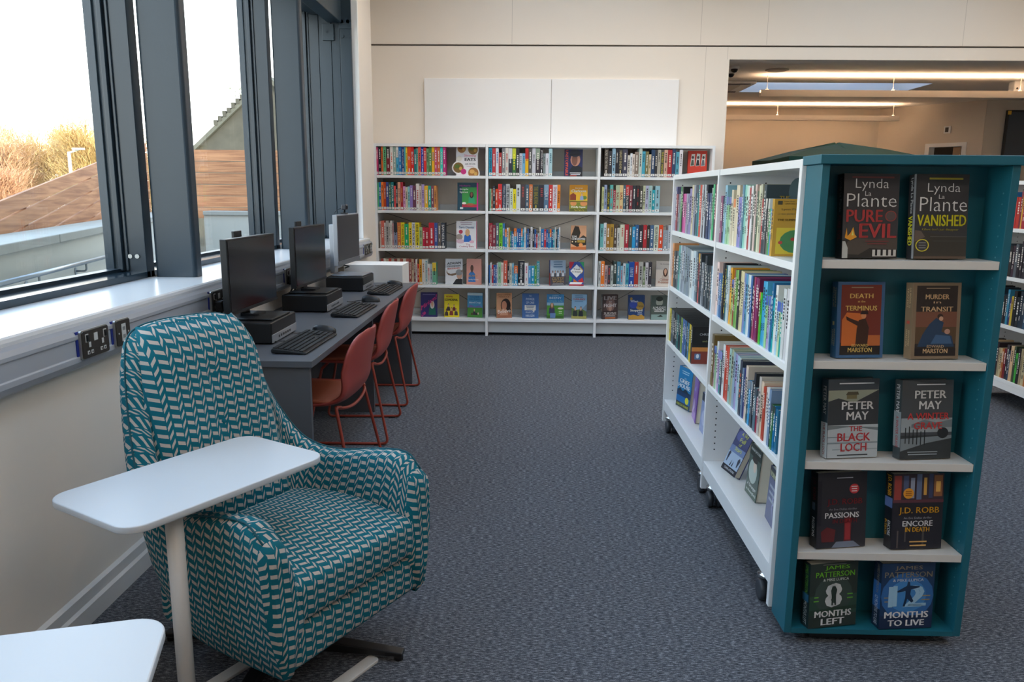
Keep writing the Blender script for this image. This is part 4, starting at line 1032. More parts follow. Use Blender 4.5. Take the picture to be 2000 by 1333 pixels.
wall_row(1, 2, 5.554, 940, 385, "78,102,a22737,THE_BEST,e8d8c8 115,122,843646 152,102,566575 187,102,7cd038,BILLY_CONNOLLY,2a4a20 225,105,3775aa 250,165,1c9aca,,,d8742c 272,150,d6d6da 290,150,d29c40 305,190,288474 322,190,2865aa 338,220,dadada 348,155,36aad2,LONDON,ffffff,e0742a 378,158,205ea2 400,160,19569c 425,158,289cc6,,,e0742a 443,160,2fa2ca 458,145,d2d2d2 478,210,2c75b2 492,160,194b8c 510,160,20242c 528,140,d2d2d6 550,165,282c34 570,165,1c4e94 590,220,c22830 605,205,a2bacA 622,140,d2cabb 640,160,2875b2 675,165,c22830,,ffffff 697,165,1c569c 720,210,2c84ba 737,160,2894c2,,,e0742a 755,165,1c467c 772,165,289cab 790,140,cacece 803,165,2c3034 820,165,2884b2 835,140,d6d6d6", 850, SN[2])
wall_row(1, 3, 5.554, 940, 755, "78,530,1c5ea2 92,505,ced2d2 110,530,ba2c37 128,530,24569c 148,530,466daa 165,505,d2d2d6 180,500,94c29c 210,505,dedace,,c0403c 237,482,d25d46,,f4e8e0 280,535,2c3038 303,510,cecaba 330,510,7cb2ca 352,535,2c9cca,CALIFORNIA,ffffff,dc6c28 395,482,272b33,Becoming,f4f2ee 468,505,e2dede,,c03a6a 510,535,4a94ca,,ffffff 540,535,289cc2,,ffffff 577,535,569c46 600,485,3b94a2,UTTA_KLEIV,f2f2ee", 632, SN[3])
wall_row(2, 0, 7.692, 1150, 640, "185,232,463e37,ROAD_TO_THE_PEAK,e8e2d6 245,268,37373e 300,232,94b6ca 350,240,27272f 393,238,3b3b3e,HANG'S_ENEMY,d8c890 455,238,464656 525,330,d6d2c6 565,300,dee2e6 595,312,ded2c6 630,280,88796d 690,225,c2cec2 738,272,46a2ba 785,275,79754e 833,315,d2be9c 870,245,2f4665,,,2f4665 925,250,333337,,e0ddd4 962,248,aeaa9c 1010,248,52524a,THE_FIRST_MAN,e6d63c 1058,248,d2aa94 1110,248,aa2f33,,e8dcc8 1175,230,374a69 1230,275,56a2b6 1280,245,e2dee2", 1330, SN[0])
wall_row(2, 1, 7.692, 1150, 1175, "165,808,bec28c 198,778,8c9cba 240,845,3e3e2f,ESCAPE,e8d838 285,778,5db2aa,,c05048 330,850,9c2f3e,LOVE_LIFE,f4f0ea 370,780,b2be9c,SAS,a03030 425,780,dabe88,SAS,a83028 480,780,4a6575 515,778,333337,BETTY'S_SALON,f2efe8,c43030 570,785,843742 615,785,33373e 670,785,333033,,b84440 722,790,46463e 770,785,bec29f 808,785,b2b2ca 855,785,a2c2be 905,845,209caa 950,788,94beca", 1020, SN[1])
wall_row(2, 2, 5.554, 1150, 340, "112,55,6db2b2 150,42,d2d6da 180,55,a2752f 220,55,b28c37 258,58,52463b 295,95,cacac2 328,60,d2d6be,,c05048 375,58,aa2837,,f0e4d8 420,62,4e524a 458,82,2f9cd2 492,62,3b6594 527,65,333037,,ffffff 575,62,b22f37,,f4ece0 615,70,3b3733 648,65,4a698c 690,62,ced6c2,NELSON_MANDELA,2c2c2a 742,62,e24e28,,ffffff 788,115,949fAA,QUEEN,ecf0f4 843,65,bec6ce", 870, SN[2])
wall_row(2, 3, 5.554, 1150, 715, "104,435,c2c6c2 133,435,ec7c28,,ffffff 172,482,c29f9c 207,482,463e46,,e05040 240,482,c2cac2 268,435,374642 305,438,4e849c 345,485,84b6ca,,c04848 373,458,cad2d6 402,458,46a2b6 437,440,204ea2,BIBI,c8dcf4 495,440,b23b30,,ffffff 540,440,aeaea7 590,490,75885e 615,445,cac6ca 647,440,37333b", 685, SN[3])

# ---------------------------------------------------------------- books shown face out
def face_book(loc, rz, lean, w, h, t, c, front, spine, label, group, sc=None):
    e = tag(empty('book', loc, R(rz), R(-lean)), label, 'book', group)
    cm = bk(sc or c, .35); b_ = .0025
    MB().box(-w / 2, w / 2, -t, -t + b_, 0, h, bk(c, .32)).box(-w / 2, w / 2, -b_, 0, 0, h, cm).box(-w / 2 - .0012, -w / 2 + b_, -t + b_ * .3, -b_ * .3, 0, h, cm).build('cover', e)
    MB().box(-w / 2 + b_, w / 2 - .004, -t + b_, -b_, .003, h - .004, PAGE).build('page_block', e)
    pic = [q for q in front if q[0] not in 'tP']; txt = [q for q in front if q[0] in 'tP']
    if pic:
        mb = MB(); decal(mb, pic, Vector((-w / 2, -t, 0)), VX, VZ, w, h, .00012); mb.build('cover_picture', e)
    if txt:
        mb = MB(); decal(mb, txt, Vector((-w / 2, -t - .00012 * (len(pic) + 1), 0)), VX, VZ, w, h, .00006); mb.build('title_lettering', e)
    if spine:
        mb = MB(); decal(mb, spine, Vector((-w / 2 - .0012, 0, 0)), -VY, VZ, t, h, .00012); mb.build('spine_lettering', e)
    return e
def wall_face(bay, row, sc_, x0px, x0, x1, ytop, ybase, c, front, label, t=.03, rz=0, spine=None, sc=None, dy=.07):
    pxc = x0px + (x0 + x1) / 2 / sc_; w = (x1 - x0) / sc_ * MPX * (1 + dy / 7.4); h = min((ybase - ytop) / sc_ * MPX * (1 + dy / 7.4), .262)
    X_ = (pxc - PX0) * MPX * (1 + dy / 7.4) + X0 * (1 + dy / 7.4)
    return face_book((X_, YF + dy + t, SH[row] + .0004), -rz, 3, w, h, t, c, front, spine, label, 'books shown face out on the wall bookcases', sc)
SKIN, SKIN2, SKIN3 = 'd9a98c', '8a5a44', '5e4034'
F = wall_face
food = lambda cx, cy, r, c1, c2: [('e', cx, cy, r, r * .76, 'e8e6e2'), ('e', cx, cy, r * .82, r * .62, c1), ('e', cx - r * .2, cy + r * .15, r * .4, r * .25, c2), ('e', cx + r * .35, cy - r * .1, r * .25, r * .22, 'c8a050')]
F(0, 0, 8.333, 720, 1425, 1768, 232, 680, 'e9e7ea', food(.25, .95, .24, 'a8743c', '7c3c24') + food(.78, .92, .28, '8c6a34', '6c7c34') + food(.1, .28, .30, '7c6030', '58702c') + food(.80, .1, .30, 'a06c38', 'd8a860') + [('e', .14, .6, .13, .1, 'dcd8cc'), ('e', .34, .14, .13, .10, 'c02878'),
    ('t', 'Slimming', .64, .70, .54, .10, 'e0407c', .0), ('t', 'EATS', .65, .57, .52, .11, '2a3038', .03), ('t', 'AIR FRYER', .65, .41, .50, .045, '5a6068', .01)] + smudge(1, .48, .8, .33, .34, 'c86a94'), 'white cookbook with plates of food, face out on the top left shelf')
F(0, 1, 8.333, 720, 1443, 1775, 810, 1252, '1f4a5c', [('r', .22, .12, .93, .83, '3e9a4a'), ('r', .93, 0, 1, 1, 'd0308c'), ('r', .22, .12, .93, .22, 'b83048'), ('e', .32, .26, .10, .04, 'e8e0d8'), ('e', .62, .22, .16, .05, 'a8643c')] + figure(.68, .26, .135, '20222c', SKIN2, '36a474', True) + [('r', .12, .05, .27, .12, 'd8e0e0'),
    ('t', "Simple", .31, .76, .42, .075, 'f4f4f0', .02), ('t', 'Spices', .30, .655, .40, .085, 'f4f4f0', .02), ('t', "Nadiya's", .36, .885, .52, .07, 'b03a9c', .02)], 'dark teal cookbook with a woman in green, face out on second left shelf')
F(0, 2, 5.554, 720, 948, 1170, 85, 380, 'e8e6e8', [('r', .96, 0, 1, 1, 'b85c74'), ('e', .14, .42, .16, .11, 'a0948c'), ('e', .2, .26, .2, .08, 'd8b8c4')] + figure(.54, .24, .155, 'd8b070', SKIN, '2c6cc0', True) + [('e', .21, .61, .10, .075, 'c03c58'), ('e', .75, .25, .12, .05, 'dcb0c0'),
    ('t', 'Sara Davies', .50, .775, .74, .085, '2c6a9c', .01), ('t', 'The', .56, .145, .22, .065, 'c07888', .01), ('t', 'Crafting Bible', .50, .065, .72, .075, 'c07888', .01)] + smudge(2, .18, .78, .88, .95, 'b89aa8', .025), 'white craft book with a woman in blue, face out on third left shelf')
F(0, 3, 5.554, 720, 825, 1012, 468, 746, 'd9dbde', [('p', [(.42, .0), (1, 0), (1, .2), (.86, .24), (.62, .2)], '24262a'), ('e', .82, .34, .17, .13, 'c49a84'), ('e', .80, .47, .2, .12, '8c8e90'), ('p', [(.62, .45), (.3, .40), (.12, .46), (.08, .58), (.06, .46), (.16, .36), (.4, .33), (.64, .38)], '7c6450'), ('p', [(.9, .5), (1, .6), (1, .48)], '7c6450'),
    ('t', 'ADRIAN', .50, .83, .80, .09, '26282c', .03, 5), ('t', 'EDMONDSON', .48, .715, .80, .065, '26282c', .02, 4), ('t', 'BERSERKER!', .50, .625, .74, .06, 'd05038', .025, 5)], 'pale grey memoir with a horned helmet, face out on fourth left shelf', sc='c8cacc')
F(0, 3, 5.554, 720, 1060, 1222, 468, 746, 'd89a8c', figure(.36, .1, .21, '201c1c', SKIN3, '3476b8') + [('t', 'JOJO', .42, .33, .62, .10, 'c89a54', .02), ('t', 'Family Home', .45, .19, .72, .07, 'f4ece8', .02)], 'pink memoir with a man in a blue suit, face out on fourth left shelf', t=.035, rz=6)
F(0, 4, 5.554, 720, 550, 730, 832, 1102, '32306c', figure(.70, .08, .19, 'd8d4cc', SKIN, '1c6458', True) + [('t', 'Oh', .17, .12, .26, .15, 'd83c84', .03, 38), ('t', 'Miriam!', .50, .60, .95, .20, 'd83c84', .02, 38)] + smudge(1, .1, .9, .91, .92, '8c8cb8', .02), 'purple memoir with pink slanted lettering, face out on bottom left shelf')
F(0, 4, 5.554, 720, 810, 972, 852, 1104, 'e8d430', figure(.28, .28, .10, '2c2422', SKIN, '3c3030') + figure(.66, .28, .09, '4c3424', SKIN, '6c3030') + figure(.15, .06, .10, '2c2422', SKIN2, '483838') + figure(.48, .08, .11, '2c2422', SKIN, '8c3c34') + figure(.80, .08, .10, '3c2c24', SKIN, '504844') +
    [('t', 'NORMAL', .36, .905, .46, .075, 'b03c34', .03), ('t', 'SCHMORMAL', .48, .765, .90, .105, '2c2420', .03)], 'yellow book with a group of people, face out on bottom left shelf')
F(0, 4, 5.554, 720, 1068, 1234, 838, 1108, '4a90b8', [('r', 0, 0, 1, .40, '4c8a3c'), ('p', [(0, .40), (1, .40), (.8, .5), (.5, .44), (.2, .52)], '6c6ca4'), ('r', 0, .9, 1, 1, 'b8d0dc'), ('e', .62, .14, .16, .05, '2c3c28')] + figure(.46, .1, .08, 'c8a870', SKIN, '3c3040') + [('e', .72, .16, .05, .05, 'c8b89c'), ('e', .30, .14, .06, .05, '58402c')] +
    [('t', 'CLARE', .5, .84, .60, .07, '2c6890', .01), ('t', 'BALDING', .5, .74, .72, .07, '2c6890', .01), ('t', 'Island Dogs', .5, .60, .78, .09, 'e8f0f0', .01)], 'blue and green book with a walker and dog, face out on bottom left shelf', t=.035, rz=5)
F(1, 0, 8.333, 940, 1318, 1605, 258, 680, '28305c', [('p', [(.3, 0), (1, 0), (1, .32), (.74, .40), (.46, .4), (.30, .25)], '1c242c'), ('e', .60, .62, .27, .24, 'c08a74'), ('e', .56, .60, .16, .20, '7c5448'), ('e', .58, .86, .30, .14, '2c3040'), ('p', [(.26, .76), (.9, .80), (.9, .86), (.3, .83)], '20242e'), ('r', .24, 0, 1, .14, '24242c'),
    ('t', 'UNSTOPPABLE', .13, .50, .15, .95, 'e05c44', .03, 90)] + smudge(2, .3, .92, .07, .13, 'dcdce0', .022) + smudge(1, .3, .7, .03, .03, 'b84c40', .03), 'navy sports biography with a man in a cap, face out on top middle shelf')
F(1, 1, 8.333, 940, 1412, 1697, 835, 1256, 'e8b434', [('r', 0, .80, 1, 1, 'e09a2c'), ('r', 0, 0, 1, .34, '7c8430'), ('r', 0, .34, 1, .42, 'b8b040'), ('p', [(.02, .42), (.02, .62), (.2, .70), (.36, .62), (.36, .42)], '8c4028'), ('e', .84, .52, .13, .07, '6c8c3c'), ('e', .22, .30, .18, .09, 'd89058'), ('e', .80, .30, .20, .1, 'd89058')] + figure(.68, .43, .085, '8c8c8c', SKIN, '8ca4cc') + [('r', .0, .36, 1, .385, '443c24'), ('r', 0, 0, 1, .1, '585c2c'),
    ('t', 'Jeremy', .52, .875, .42, .06, 'f4ecd8', .02), ('t', 'Clarkson', .5, .775, .82, .10, 'f8f4e8', .03), ('t', 'Diddly Squat', .5, .16, .82, .085, 'f4f0e4', .03), ('t', 'Pigs Might Fly', .55, .05, .56, .055, 'c8b448', .01)], 'orange farm book with pigs, face out on second middle shelf')
F(1, 2, 5.554, 940, 965, 1130, 128, 387, 'dca47c', [('p', [(0, .55), (.25, .98), (.5, .95), (.62, .7), (.5, .45), (.8, .6), (1, .52), (1, .2), (.4, .12), (0, .25)], '383028'), ('r', 0, 0, 1, .12, 'c06c3c'), ('e', .65, .2, .13, .08, 'e89854'), ('e', .1, .33, .04, .03, 'f4e0b0'), ('e', .32, .33, .04, .03, 'f4e0b0'),
    ('t', 'TOM', .20, .54, .32, .085, 'f4f4f4', .03), ('t', 'CHESSHYRE', .5, .445, .9, .085, 'f4f4f4', .03)] + smudge(2, .4, .95, .32, .37, 'c8a440', .035), 'peach and black travel book, face out on third middle shelf')
F(1, 3, 5.554, 940, 738, 912, 480, 755, 'a9bccd', [('r', 0, 0, 1, .40, '4c4a54'), ('r', 0, .38, 1, .48, '7c8088')] + sum([figure(.16 + .165 * k, .36, .075, '2c2a2c', SKIN if k % 2 else SKIN2, ('d0d4d8', '50545c')[k % 2]) for k in range(5)], []) + [
    ('t', 'GUTSY', .5, .27, .80, .115, 'b89c6c', .02), ('t', 'WOMEN', .5, .155, .72, .09, 'b89c6c', .02)] + smudge(3, .16, .84, .74, .93, '5c7894', .035) + smudge(2, .1, .9, .03, .07, '9c9c9c', .02), 'blue grey book showing a row of women, face out on fourth middle shelf', spine=[('r', 0, .5, 1, 1, '34508c'), ('r', 0, 0, 1, .5, 'b83c38')], sc='b83c38', t=.035, rz=-14)
F(1, 3, 5.554, 940, 955, 1114, 495, 753, '3454a0', [('p', [(0, 1), (.35, 1), (.1, .7), (0, .75)], 'c03040'), ('p', [(1, 1), (.7, 1), (1, .75)], '38a068'), ('p', [(0, .45), (.25, .3), (.1, .15), (0, .2)], '2c9858'), ('p', [(.3, .3), (.6, .15), (.3, .12)], 'd06c2c'), ('p', [(.6, .2), (.9, .35), (1, .15), (.8, .12)], 'c83434'), ('p', [(.7, .85), (.95, .65), (.85, .5)], 'd8a83c'), ('p', [(.5, .90), (.93, .62), (.5, .34), (.07, .62)], 'ecebe8'), ('r', 0, .0, 1, .06, 'b83440'), ('p', [(.08, .15), (.92, .15), (.84, .06), (.02, .06)], 'e8e6e4'),
    ('t', 'Travels', .52, .70, .48, .075, '20222a', .02), ('t', 'in Stripes', .5, .58, .6, .08, '20222a', .02)], 'colourful triangle patterned book, face out on fourth middle shelf')
F(1, 4, 5.554, 940, 158, 330, 838, 1112, 'c8926c', [('p', [(0, 0), (1, 0), (1, .2), (.7, .3), (.3, .3), (0, .2)], 'a0684c'), ('e', .60, .50, .32, .28, '2c1e1c'), ('p', [(.75, .6), (.95, .3), (.9, .15), (.7, .3)], '2c1e1c'), ('e', .50, .50, .17, .18, 'b87c60'), ('p', [(.2, .1), (.75, .1), (.65, .35), (.4, .38)], 'c08c70'),
    ('t', 'Believe', .50, .27, .82, .15, 'f0e4d8', .0, 6), ('t', 'LEIGH-ANNE', .48, .93, .88, .06, '8c5c34', .02), ('t', 'PINNOCK', .5, .845, .7, .06, '8c5c34', .02)], 'tan memoir with a dark haired woman, face out on bottom middle shelf', sc='2c6c44', t=.03, rz=-10)
F(1, 4, 5.554, 940, 447, 628, 834, 1105, '44689c', [('p', [(.15, .32), (.82, .32), (.82, .53), (.15, .53)], 'dcd8d0'), ('p', [(.62, .32), (.72, .22), (.76, .32)], 'dcd8d0'), ('t', 'THE', .48, .90, .16, .07, 'ccd4dc', .01), ('t', 'POWER', .48, .77, .52, .10, 'd4dce4', .02), ('t', 'OF ONE', .48, .63, .50, .10, 'd4dce4', .02), ('t', 'FRANCES', .45, .235, .46, .075, 'ccd4dc', .01), ('t', 'HAUGEN', .48, .10, .52, .10, 'd4dce4', .02), ('t', 'FACEBOOK', .48, .365, .40, .05, '6c7c90', .02)] + smudge(2, .22, .74, .43, .49, '6c7c90', .03), 'plain blue book with a speech bubble, face out on bottom middle shelf')
F(1, 4, 5.554, 940, 718, 905, 842, 1107, '3c84b8', [('r', 0, 0, 1, .56, '4c8c34'), ('r', 0, .54, 1, .66, '9cc0d0'), ('r', 0, 0, 1, .12, '386028'), ('e', .8, .42, .16, .04, 'd8d4c8')] + figure(.30, .2, .15, '7c5438', SKIN, '3c3c5c', True) + [('p', [(.2, .02), (.5, .02), (.52, .22), (.2, .22)], '5c7cac'),
    ('t', 'SARAH', .5, .945, .36, .05, 'b8dcec', .01), ('t', 'BEENY', .5, .855, .70, .08, 'f0f4f4', .01), ('t', 'Simple Life', .5, .72, .82, .10, '8cc4c4', .0)] + smudge(2, .7, .9, .22, .29, 'c8d8b0', .03), 'green field book with a seated woman, face out on bottom middle shelf')
F(1, 4, 5.554, 940, 995, 1160, 850, 1118, '8cb0cc', [('p', [(0, .1), (1, .1), (1, .55), (.7, .4), (.3, .36), (0, .45)], '5c7040'), ('p', [(.7, .4), (1, .62), (1, .3)], '788c9c'), ('r', 0, 0, 1, .12, 'a09850')] + figure(.24, .1, .13, '443028', SKIN, '2c3434') + figure(.62, .1, .13, '3c2c24', SKIN, '282c34') + [('t', 'CLANLANDS', .48, .80, .84, .075, 'b8503c', .02)] + smudge(2, .15, .8, .88, .94, '486c8c', .022) + smudge(1, .2, .76, .72, .72, '486c8c', .02), 'pale blue book with two men in a glen, face out on bottom middle shelf', t=.04, rz=8, sc='3c6488')
F(2, 0, 7.692, 1150, 1405, 1680, 258, 640, 'cc4234', sum([[('p', [(x0, .42), (x0 + .06, .9 - abs(x0 - .40) * .1), (x0 + .24, .88), (x0 + .22, .44)], 'd8d4cc'), ('e', x0 + .13, .75, .06, .055, '584c48'), ('p', [(x0 + .02, .44), (x0 + .21, .45), (x0 + .17, .66), (x0 + .07, .66)], cc)] for x0, cc in ((.12, '4c5448'), (.40, '2c2c30'), (.68, '6c7078'))], []), 'red book with three black and white portraits, face out on top right shelf')
F(2, 3, 5.554, 1150, 730, 915, 437, 714, 'd8ccc0', figure(.55, .12, .2, '4c342c', SKIN, 'c8b4a4', True) + [('t', 'Coleen', .5, .28, .55, .09, 'b06858', .01), ('t', 'Rooney', .5, .165, .72, .11, 'b06858', .01), ('t', 'My Account', .5, .88, .55, .06, '5c4c44', .0)], 'cream memoir with a brown haired woman, partly behind the mobile shelves')
F(2, 4, 5.554, 1150, 152, 325, 795, 1065, '4a3a38', [('e', .5, .6, .3, .3, '7c6058'), ('r', 0, .2, 1, .34, '342828'), ('e', .5, .52, .12, .2, 'a88474'), ('t', 'LIVE', .5, .86, .84, .15, 'a8a09c', .03), ('t', 'FIGHT', .5, .555, .84, .14, 'd4ccc8', .03), ('t', 'SURVIVE', .5, .235, .84, .10, 'b4aca8', .03), ('t', 'TO', .5, .71, .2, .06, 'b4aca8', .02)] + smudge(2, .1, .9, .12, .16, 'b4aca8', .02) + smudge(1, .1, .9, .045, .045, 'c8703c', .04), 'dark brown war memoir, first face out on bottom right shelf', spine=[('r', .3, .3, .7, .9, 'c8c0bc')], t=.04, rz=-12, sc='2c2424')
F(2, 4, 5.554, 1150, 442, 620, 797, 1065, '2c4470', [('p', [(0, 0), (1, 0), (1, .12), (.8, .2), (.6, .14), (.3, .2), (.1, .16), (0, .2)], 'b88c3c'), ('e', .70, .56, .26, .17, 'a8843c'), ('e', .3, .62, .25, .16, '384c9c'), ('e', .15, .85, .08, .06, 'a8843c'), ('t', 'When', .34, .75, .48, .10, 'e0dcd4', .0), ('t', 'Time', .72, .555, .40, .09, '5c4c2c', .0), ('t', 'Stopped', .48, .36, .76, .12, 'ecead8', .02)] + smudge(2, .56, .86, .22, .28, 'b4bccc', .03), 'navy and gold book, second face out on bottom right shelf', t=.035, rz=-7)
F(2, 4, 5.554, 1150, 690, 868, 793, 1060, '566058', [('e', .5, .72, .22, .16, 'a8a898'), ('p', [(.2, .35), (.8, .35), (.7, .6), (.3, .6)], '3c443c'), ('e', .5, .86, .22, .1, '2c322c'), ('r', 0, 0, 1, .22, '8ca49c'), ('p', [(.35, .12), (.75, .12), (.6, .2)], '2c342c'), ('t', 'A MUDDY', .5, .50, .82, .09, 'f0f0ec', .02), ('t', 'TRENCH', .5, .41, .76, .085, 'f0f0ec', .02)] + smudge(1, .15, .85, .34, .34, 'd8d8d4', .03), 'grey green war book with a soldier, third face out on bottom right shelf', t=.035, rz=-6)
# ---------------------------------------------------------------- books on the mobile bookcase
def mob_row(shelf, bay, z, crop, base, data, end, group, face=None, xl=XL, small=None, sticker=False, deep=(.135, .155), case=None, where='mobile bookcase'):
    far = 3.375 if bay == 'near' else 4.44
    """spines along the aisle side, listed from far to near; crop = (px0, py0, scale) of the photo detail"""
    px0, py0, s_ = crop; (bx0, by0), (bx1, by1) = base
    data = [q.split(',') for q in data.split()]; xs = [float(q[0]) for q in data] + [float(end)]
    X_ = xl + .012
    over = max(0, y_at(px0 + xs[0] / s_, X_, z + .1) - (far - .0125))
    for i, q in enumerate(data):
        ya, yb_ = y_at(px0 + xs[i] / s_, X_, z + .1) - over, y_at(px0 + xs[i + 1] / s_, X_, z + .1) - over
        ym, t = (ya + yb_) / 2, max(.006, (ya - yb_) - .0008)
        dep = ym * .98 + (CAM_Z - z) * .19
        by = by0 + (by1 - by0) * ((xs[i] + xs[i + 1]) / 2 - bx0) / (bx1 - bx0)
        h = max(.13, min(.262, (by - float(q[1])) / s_ * dep / FPX))
        if small: h = small
        title = q[3].replace('_', ' ') if len(q) > 3 and q[3] else None; tc_ = q[4] if len(q) > 4 and q[4] else None; band = q[5] if len(q) > 5 and q[5] else None
        fc = (face or {}).get(i - len(data))
        d = random.uniform(*deep) if not fc else .150
        lab = '%s book, %s from far end, %s shelf, %s bay of the %s' % (cname(q[2]), ordinal(i), shelf, bay, where)
        if fc: lab = fc[0]
        spine_book('book', (X_ + random.uniform(0, .004), ym, z + .0004), R(-90), t, h, d, q[2], lab, group, title, tc_, band=band, sticker=sticker, face=fc[1] if fc else None, case=case, bandpos=.82)
G1, G2 = 'books in the near bay of the mobile bookcase', 'books in the far bay of the mobile bookcase'
C1, C2 = (1280, 320, 4.444), (1280, 580, 4.166)
gold = [('r', .08, .04, .92, .50, 'e0c840'), ('e', .52, .26, .36, .205, '4c8c58'), ('e', .45, .30, .05, .03, 'b84840'), ('e', .18, .24, .05, .03, 'b84840'), ('p', [(.66, .05), (.9, .05), (.95, .35), (.85, .46), (.72, .36)], '2c3448'), ('r', .07, .90, .17, .965, '4a4430'), ('t', 'Large Print', .32, .955, .24, .022, '4a4430', .02), ('t', 'LINFORD MYSTERY LIBRARY', .56, .915, .66, .022, '4a4430', .01),
    ('t', 'Lynn Florkiewicz', .52, .815, .72, .045, '5c5440', .0), ('t', 'LORD JAMES HARRINGTON', .50, .735, .84, .030, '5c5440', .0), ('t', 'AND', .5, .69, .08, .016, '5c5440', .0), ('t', 'THE SUMMER MYSTERY', .50, .635, .84, .036, '3c3828', .01)]
strange = [('e', .7, .9, .2, .2, '5c747c'), ('t', 'THE', .42, .80, .24, .08, 'd8b850', .03), ('t', 'STRANGE', .42, .68, .60, .08, 'c89a40', .03)]
mob_row('top', 'near', MZ[0], C1, ((527, 680), (1215, 880)), "538,290,84446a 556,300,2f5464,,f0f0f0 572,203,92c0d4 590,300,a2d0aa,,,7480bc 605,300,b2d8aa,,,7480bc 621,310,c2dcc2,,,7480bc 630,243,dad2ba 645,320,eae2ca,,,e09060 662,205,e2d6ba,,3c3838 688,305,848cc8 703,305,9a92cc 718,203,6992aa 733,203,92d0c2 748,210,c2e4d2 763,213,dae4e0 776,230,aa4646 790,213,e2e2e2 806,213,5d655d 822,203,dac2ba 836,260,556c59 850,213,dadaba 864,203,c2c2aa 880,325,ba4646 897,207,3c4c54 917,325,56595d,,,c8c8c0 932,325,75796c,,,c8c8c0 947,325,4eaa65,,,8c9494 961,325,5692ca,,,8c9494 974,328,c89c38", 992, G1, {-1: ('gold large print book with a round picture, near end of the top mobile shelf', gold), -6: ('dark tall book rising behind the gold one on the top mobile shelf', strange)})
mob_row('second', 'near', MZ[1], C1, ((515, 1310), (1195, 1765)), "516,860,eed2ca 533,955,94b2d2,,,4c64b4 547,965,4675aa 560,968,5684aa 571,870,2f2b2f,,e8d848 585,885,27303a,FOUR_CALLS,e8d848 600,888,3a7c84 612,890,d2dede 624,890,bacad2 634,910,eeae34 648,1010,b2c275,,,5c70b8 664,925,9c3e30 677,930,66a24e 691,930,8cbe65 704,933,2f3337 719,937,d2ca9c 735,945,e2d6ae 751,958,7c8cc2 765,965,569cc2 780,970,c2d6da 794,975,e2eaea 808,980,4675b2 822,985,2f2b33 836,990,a23b65 850,998,883775 866,1005,792856 882,1120,6c2c34,,,e06840 896,1125,46ba30 912,1028,37a2d2 932,1032,56b2da 946,1150,a2da9c,,,4c6cc0 962,1155,b2a2d2,,,4c6cc0 978,1160,9cbad2 992,1043,196ca2 1006,1170,19aab2 1021,1063,e2e6e2 1040,1200,aad2ea,,,4c6cc0 1055,1205,d2e2ba,,,4c6cc0 1070,1210,18a8a0,,,4c6cc0 1086,1093,d2d6d6 1108,1095,cfcfd3", 1136, G1, {-1: ('pale grey book with a blank cover, near end of the second mobile shelf', [('r', .0, 0, .05, 1, 'd8d8dc')])})
rich = [('r', .40, .10, .96, .55, '3c3c3a'), ('e', .62, .36, .12, .16, 'a89c8c'), ('e', .66, .50, .09, .06, '2c2824'), ('p', [(.5, .12), (.62, .12), (.74, .26), (.66, .34), (.52, .26)], '988c7c'), ('r', .20, .86, .40, .955, '9cc0d0'), ('t', 'Large Print', .66, .94, .40, .03, 'c8dce4', .01), ('t', 'LINFORD', .66, .895, .40, .03, 'c8dce4', .01), ('t', 'THE', .52, .80, .44, .075, 'c8b048', .02), ('t', 'MRS.', .55, .71, .66, .085, 'c8b048', .02), ('t', 'RICHARD', .60, .615, .64, .05, 'd8e4e8', .02)]
wood = [('r', 0, 0, 1, .5, '5c7898'), ('t', 'ELIZABETH', .62, .83, .60, .045, '3c3c54', .0), ('t', 'WOODS', .62, .74, .72, .065, '3c3c54', .0)]
mob_row('third', 'near', MZ[2], C2, ((432, 725), (1040, 1250)), "432,312,7c6438,,,5c4c2c 447,403,b28c94,,,607cc0 458,405,98c898,,,607cc0 468,363,dcdcd8 481,430,c2a2d2,,,8890c8 493,435,3c9c9c,,,8890c8 505,440,484c58,,,8890c8 514,378,e2e8e8 530,380,c23f28 548,385,cc5038 564,395,a2c2ba 580,400,aab294 595,418,94aec2 610,430,a49cca 625,440,aacada 640,453,cad6d2 652,468,3c4454,,d86c4c 668,530,6c84a2 681,530,30387c 694,503,dacaba 711,620,30565c,,,889098 724,620,379cd2,,,889098 738,620,485460,,,889098 753,545,2c3037 767,665,567584,,,485058 784,680,9c2846,,f0e8e8,3c444c 800,568,c2baB2 816,603,dac2aa 834,640,ba4630 850,640,e2dad6 864,635,d2d6da 878,650,7892b2 893,768,285637,,,3c464c 906,773,377c46,,,3c464c 917,778,1975aa,,,3c464c 929,800,1f6c90", 948, G1, {-1: ('blue large print book with a pale figure, near end of the third mobile shelf', rich), -5: ('steel blue tall book behind the blue large print one on third mobile shelf', wood)})
mob_row('top', 'far', MZ[0], C1, ((140, 570), (503, 680)), "150,203,6a6a94 160,265,9c4e56 171,265,757984 182,265,9ca2aa 193,205,56a065 203,205,272b2f 214,265,c24692 228,265,d275aa 243,265,aaaaba 256,265,8484a2 269,223,948cba 286,195,d2caaa 301,195,9ca2b2 315,265,2f3746 326,265,4a7584 339,195,46a29c 353,195,d25646 367,195,c2c6ca 379,240,3b373e 391,195,bac2ca 403,195,272f3e 417,268,3e4a6c 432,268,566a8c 447,225,a2b2aa 459,195,56c284 471,195,464e56 485,195,da9c94 498,190,374675", 512, G2)
mob_row('second', 'far', MZ[1], C1, ((120, 1058), (470, 1270)), "132,700,e29c65 143,765,4e5659 156,765,373f46 170,765,5d6c75 184,715,5dAAa2 196,715,b2c2ca 209,720,848c9c 222,720,a2aeba 237,727,8c9ca2 252,735,8494a2 268,745,94a2aa 284,755,dae2e2 304,755,cadae2 323,760,7c94a2 337,770,464e56 348,775,d26565,,,e0b048 360,775,3c444c 372,850,9ca2aa 386,850,697179 399,790,333b42 414,870,46525a 429,875,2f3e46 442,875,565659 455,875,468cAA", 470, G2)
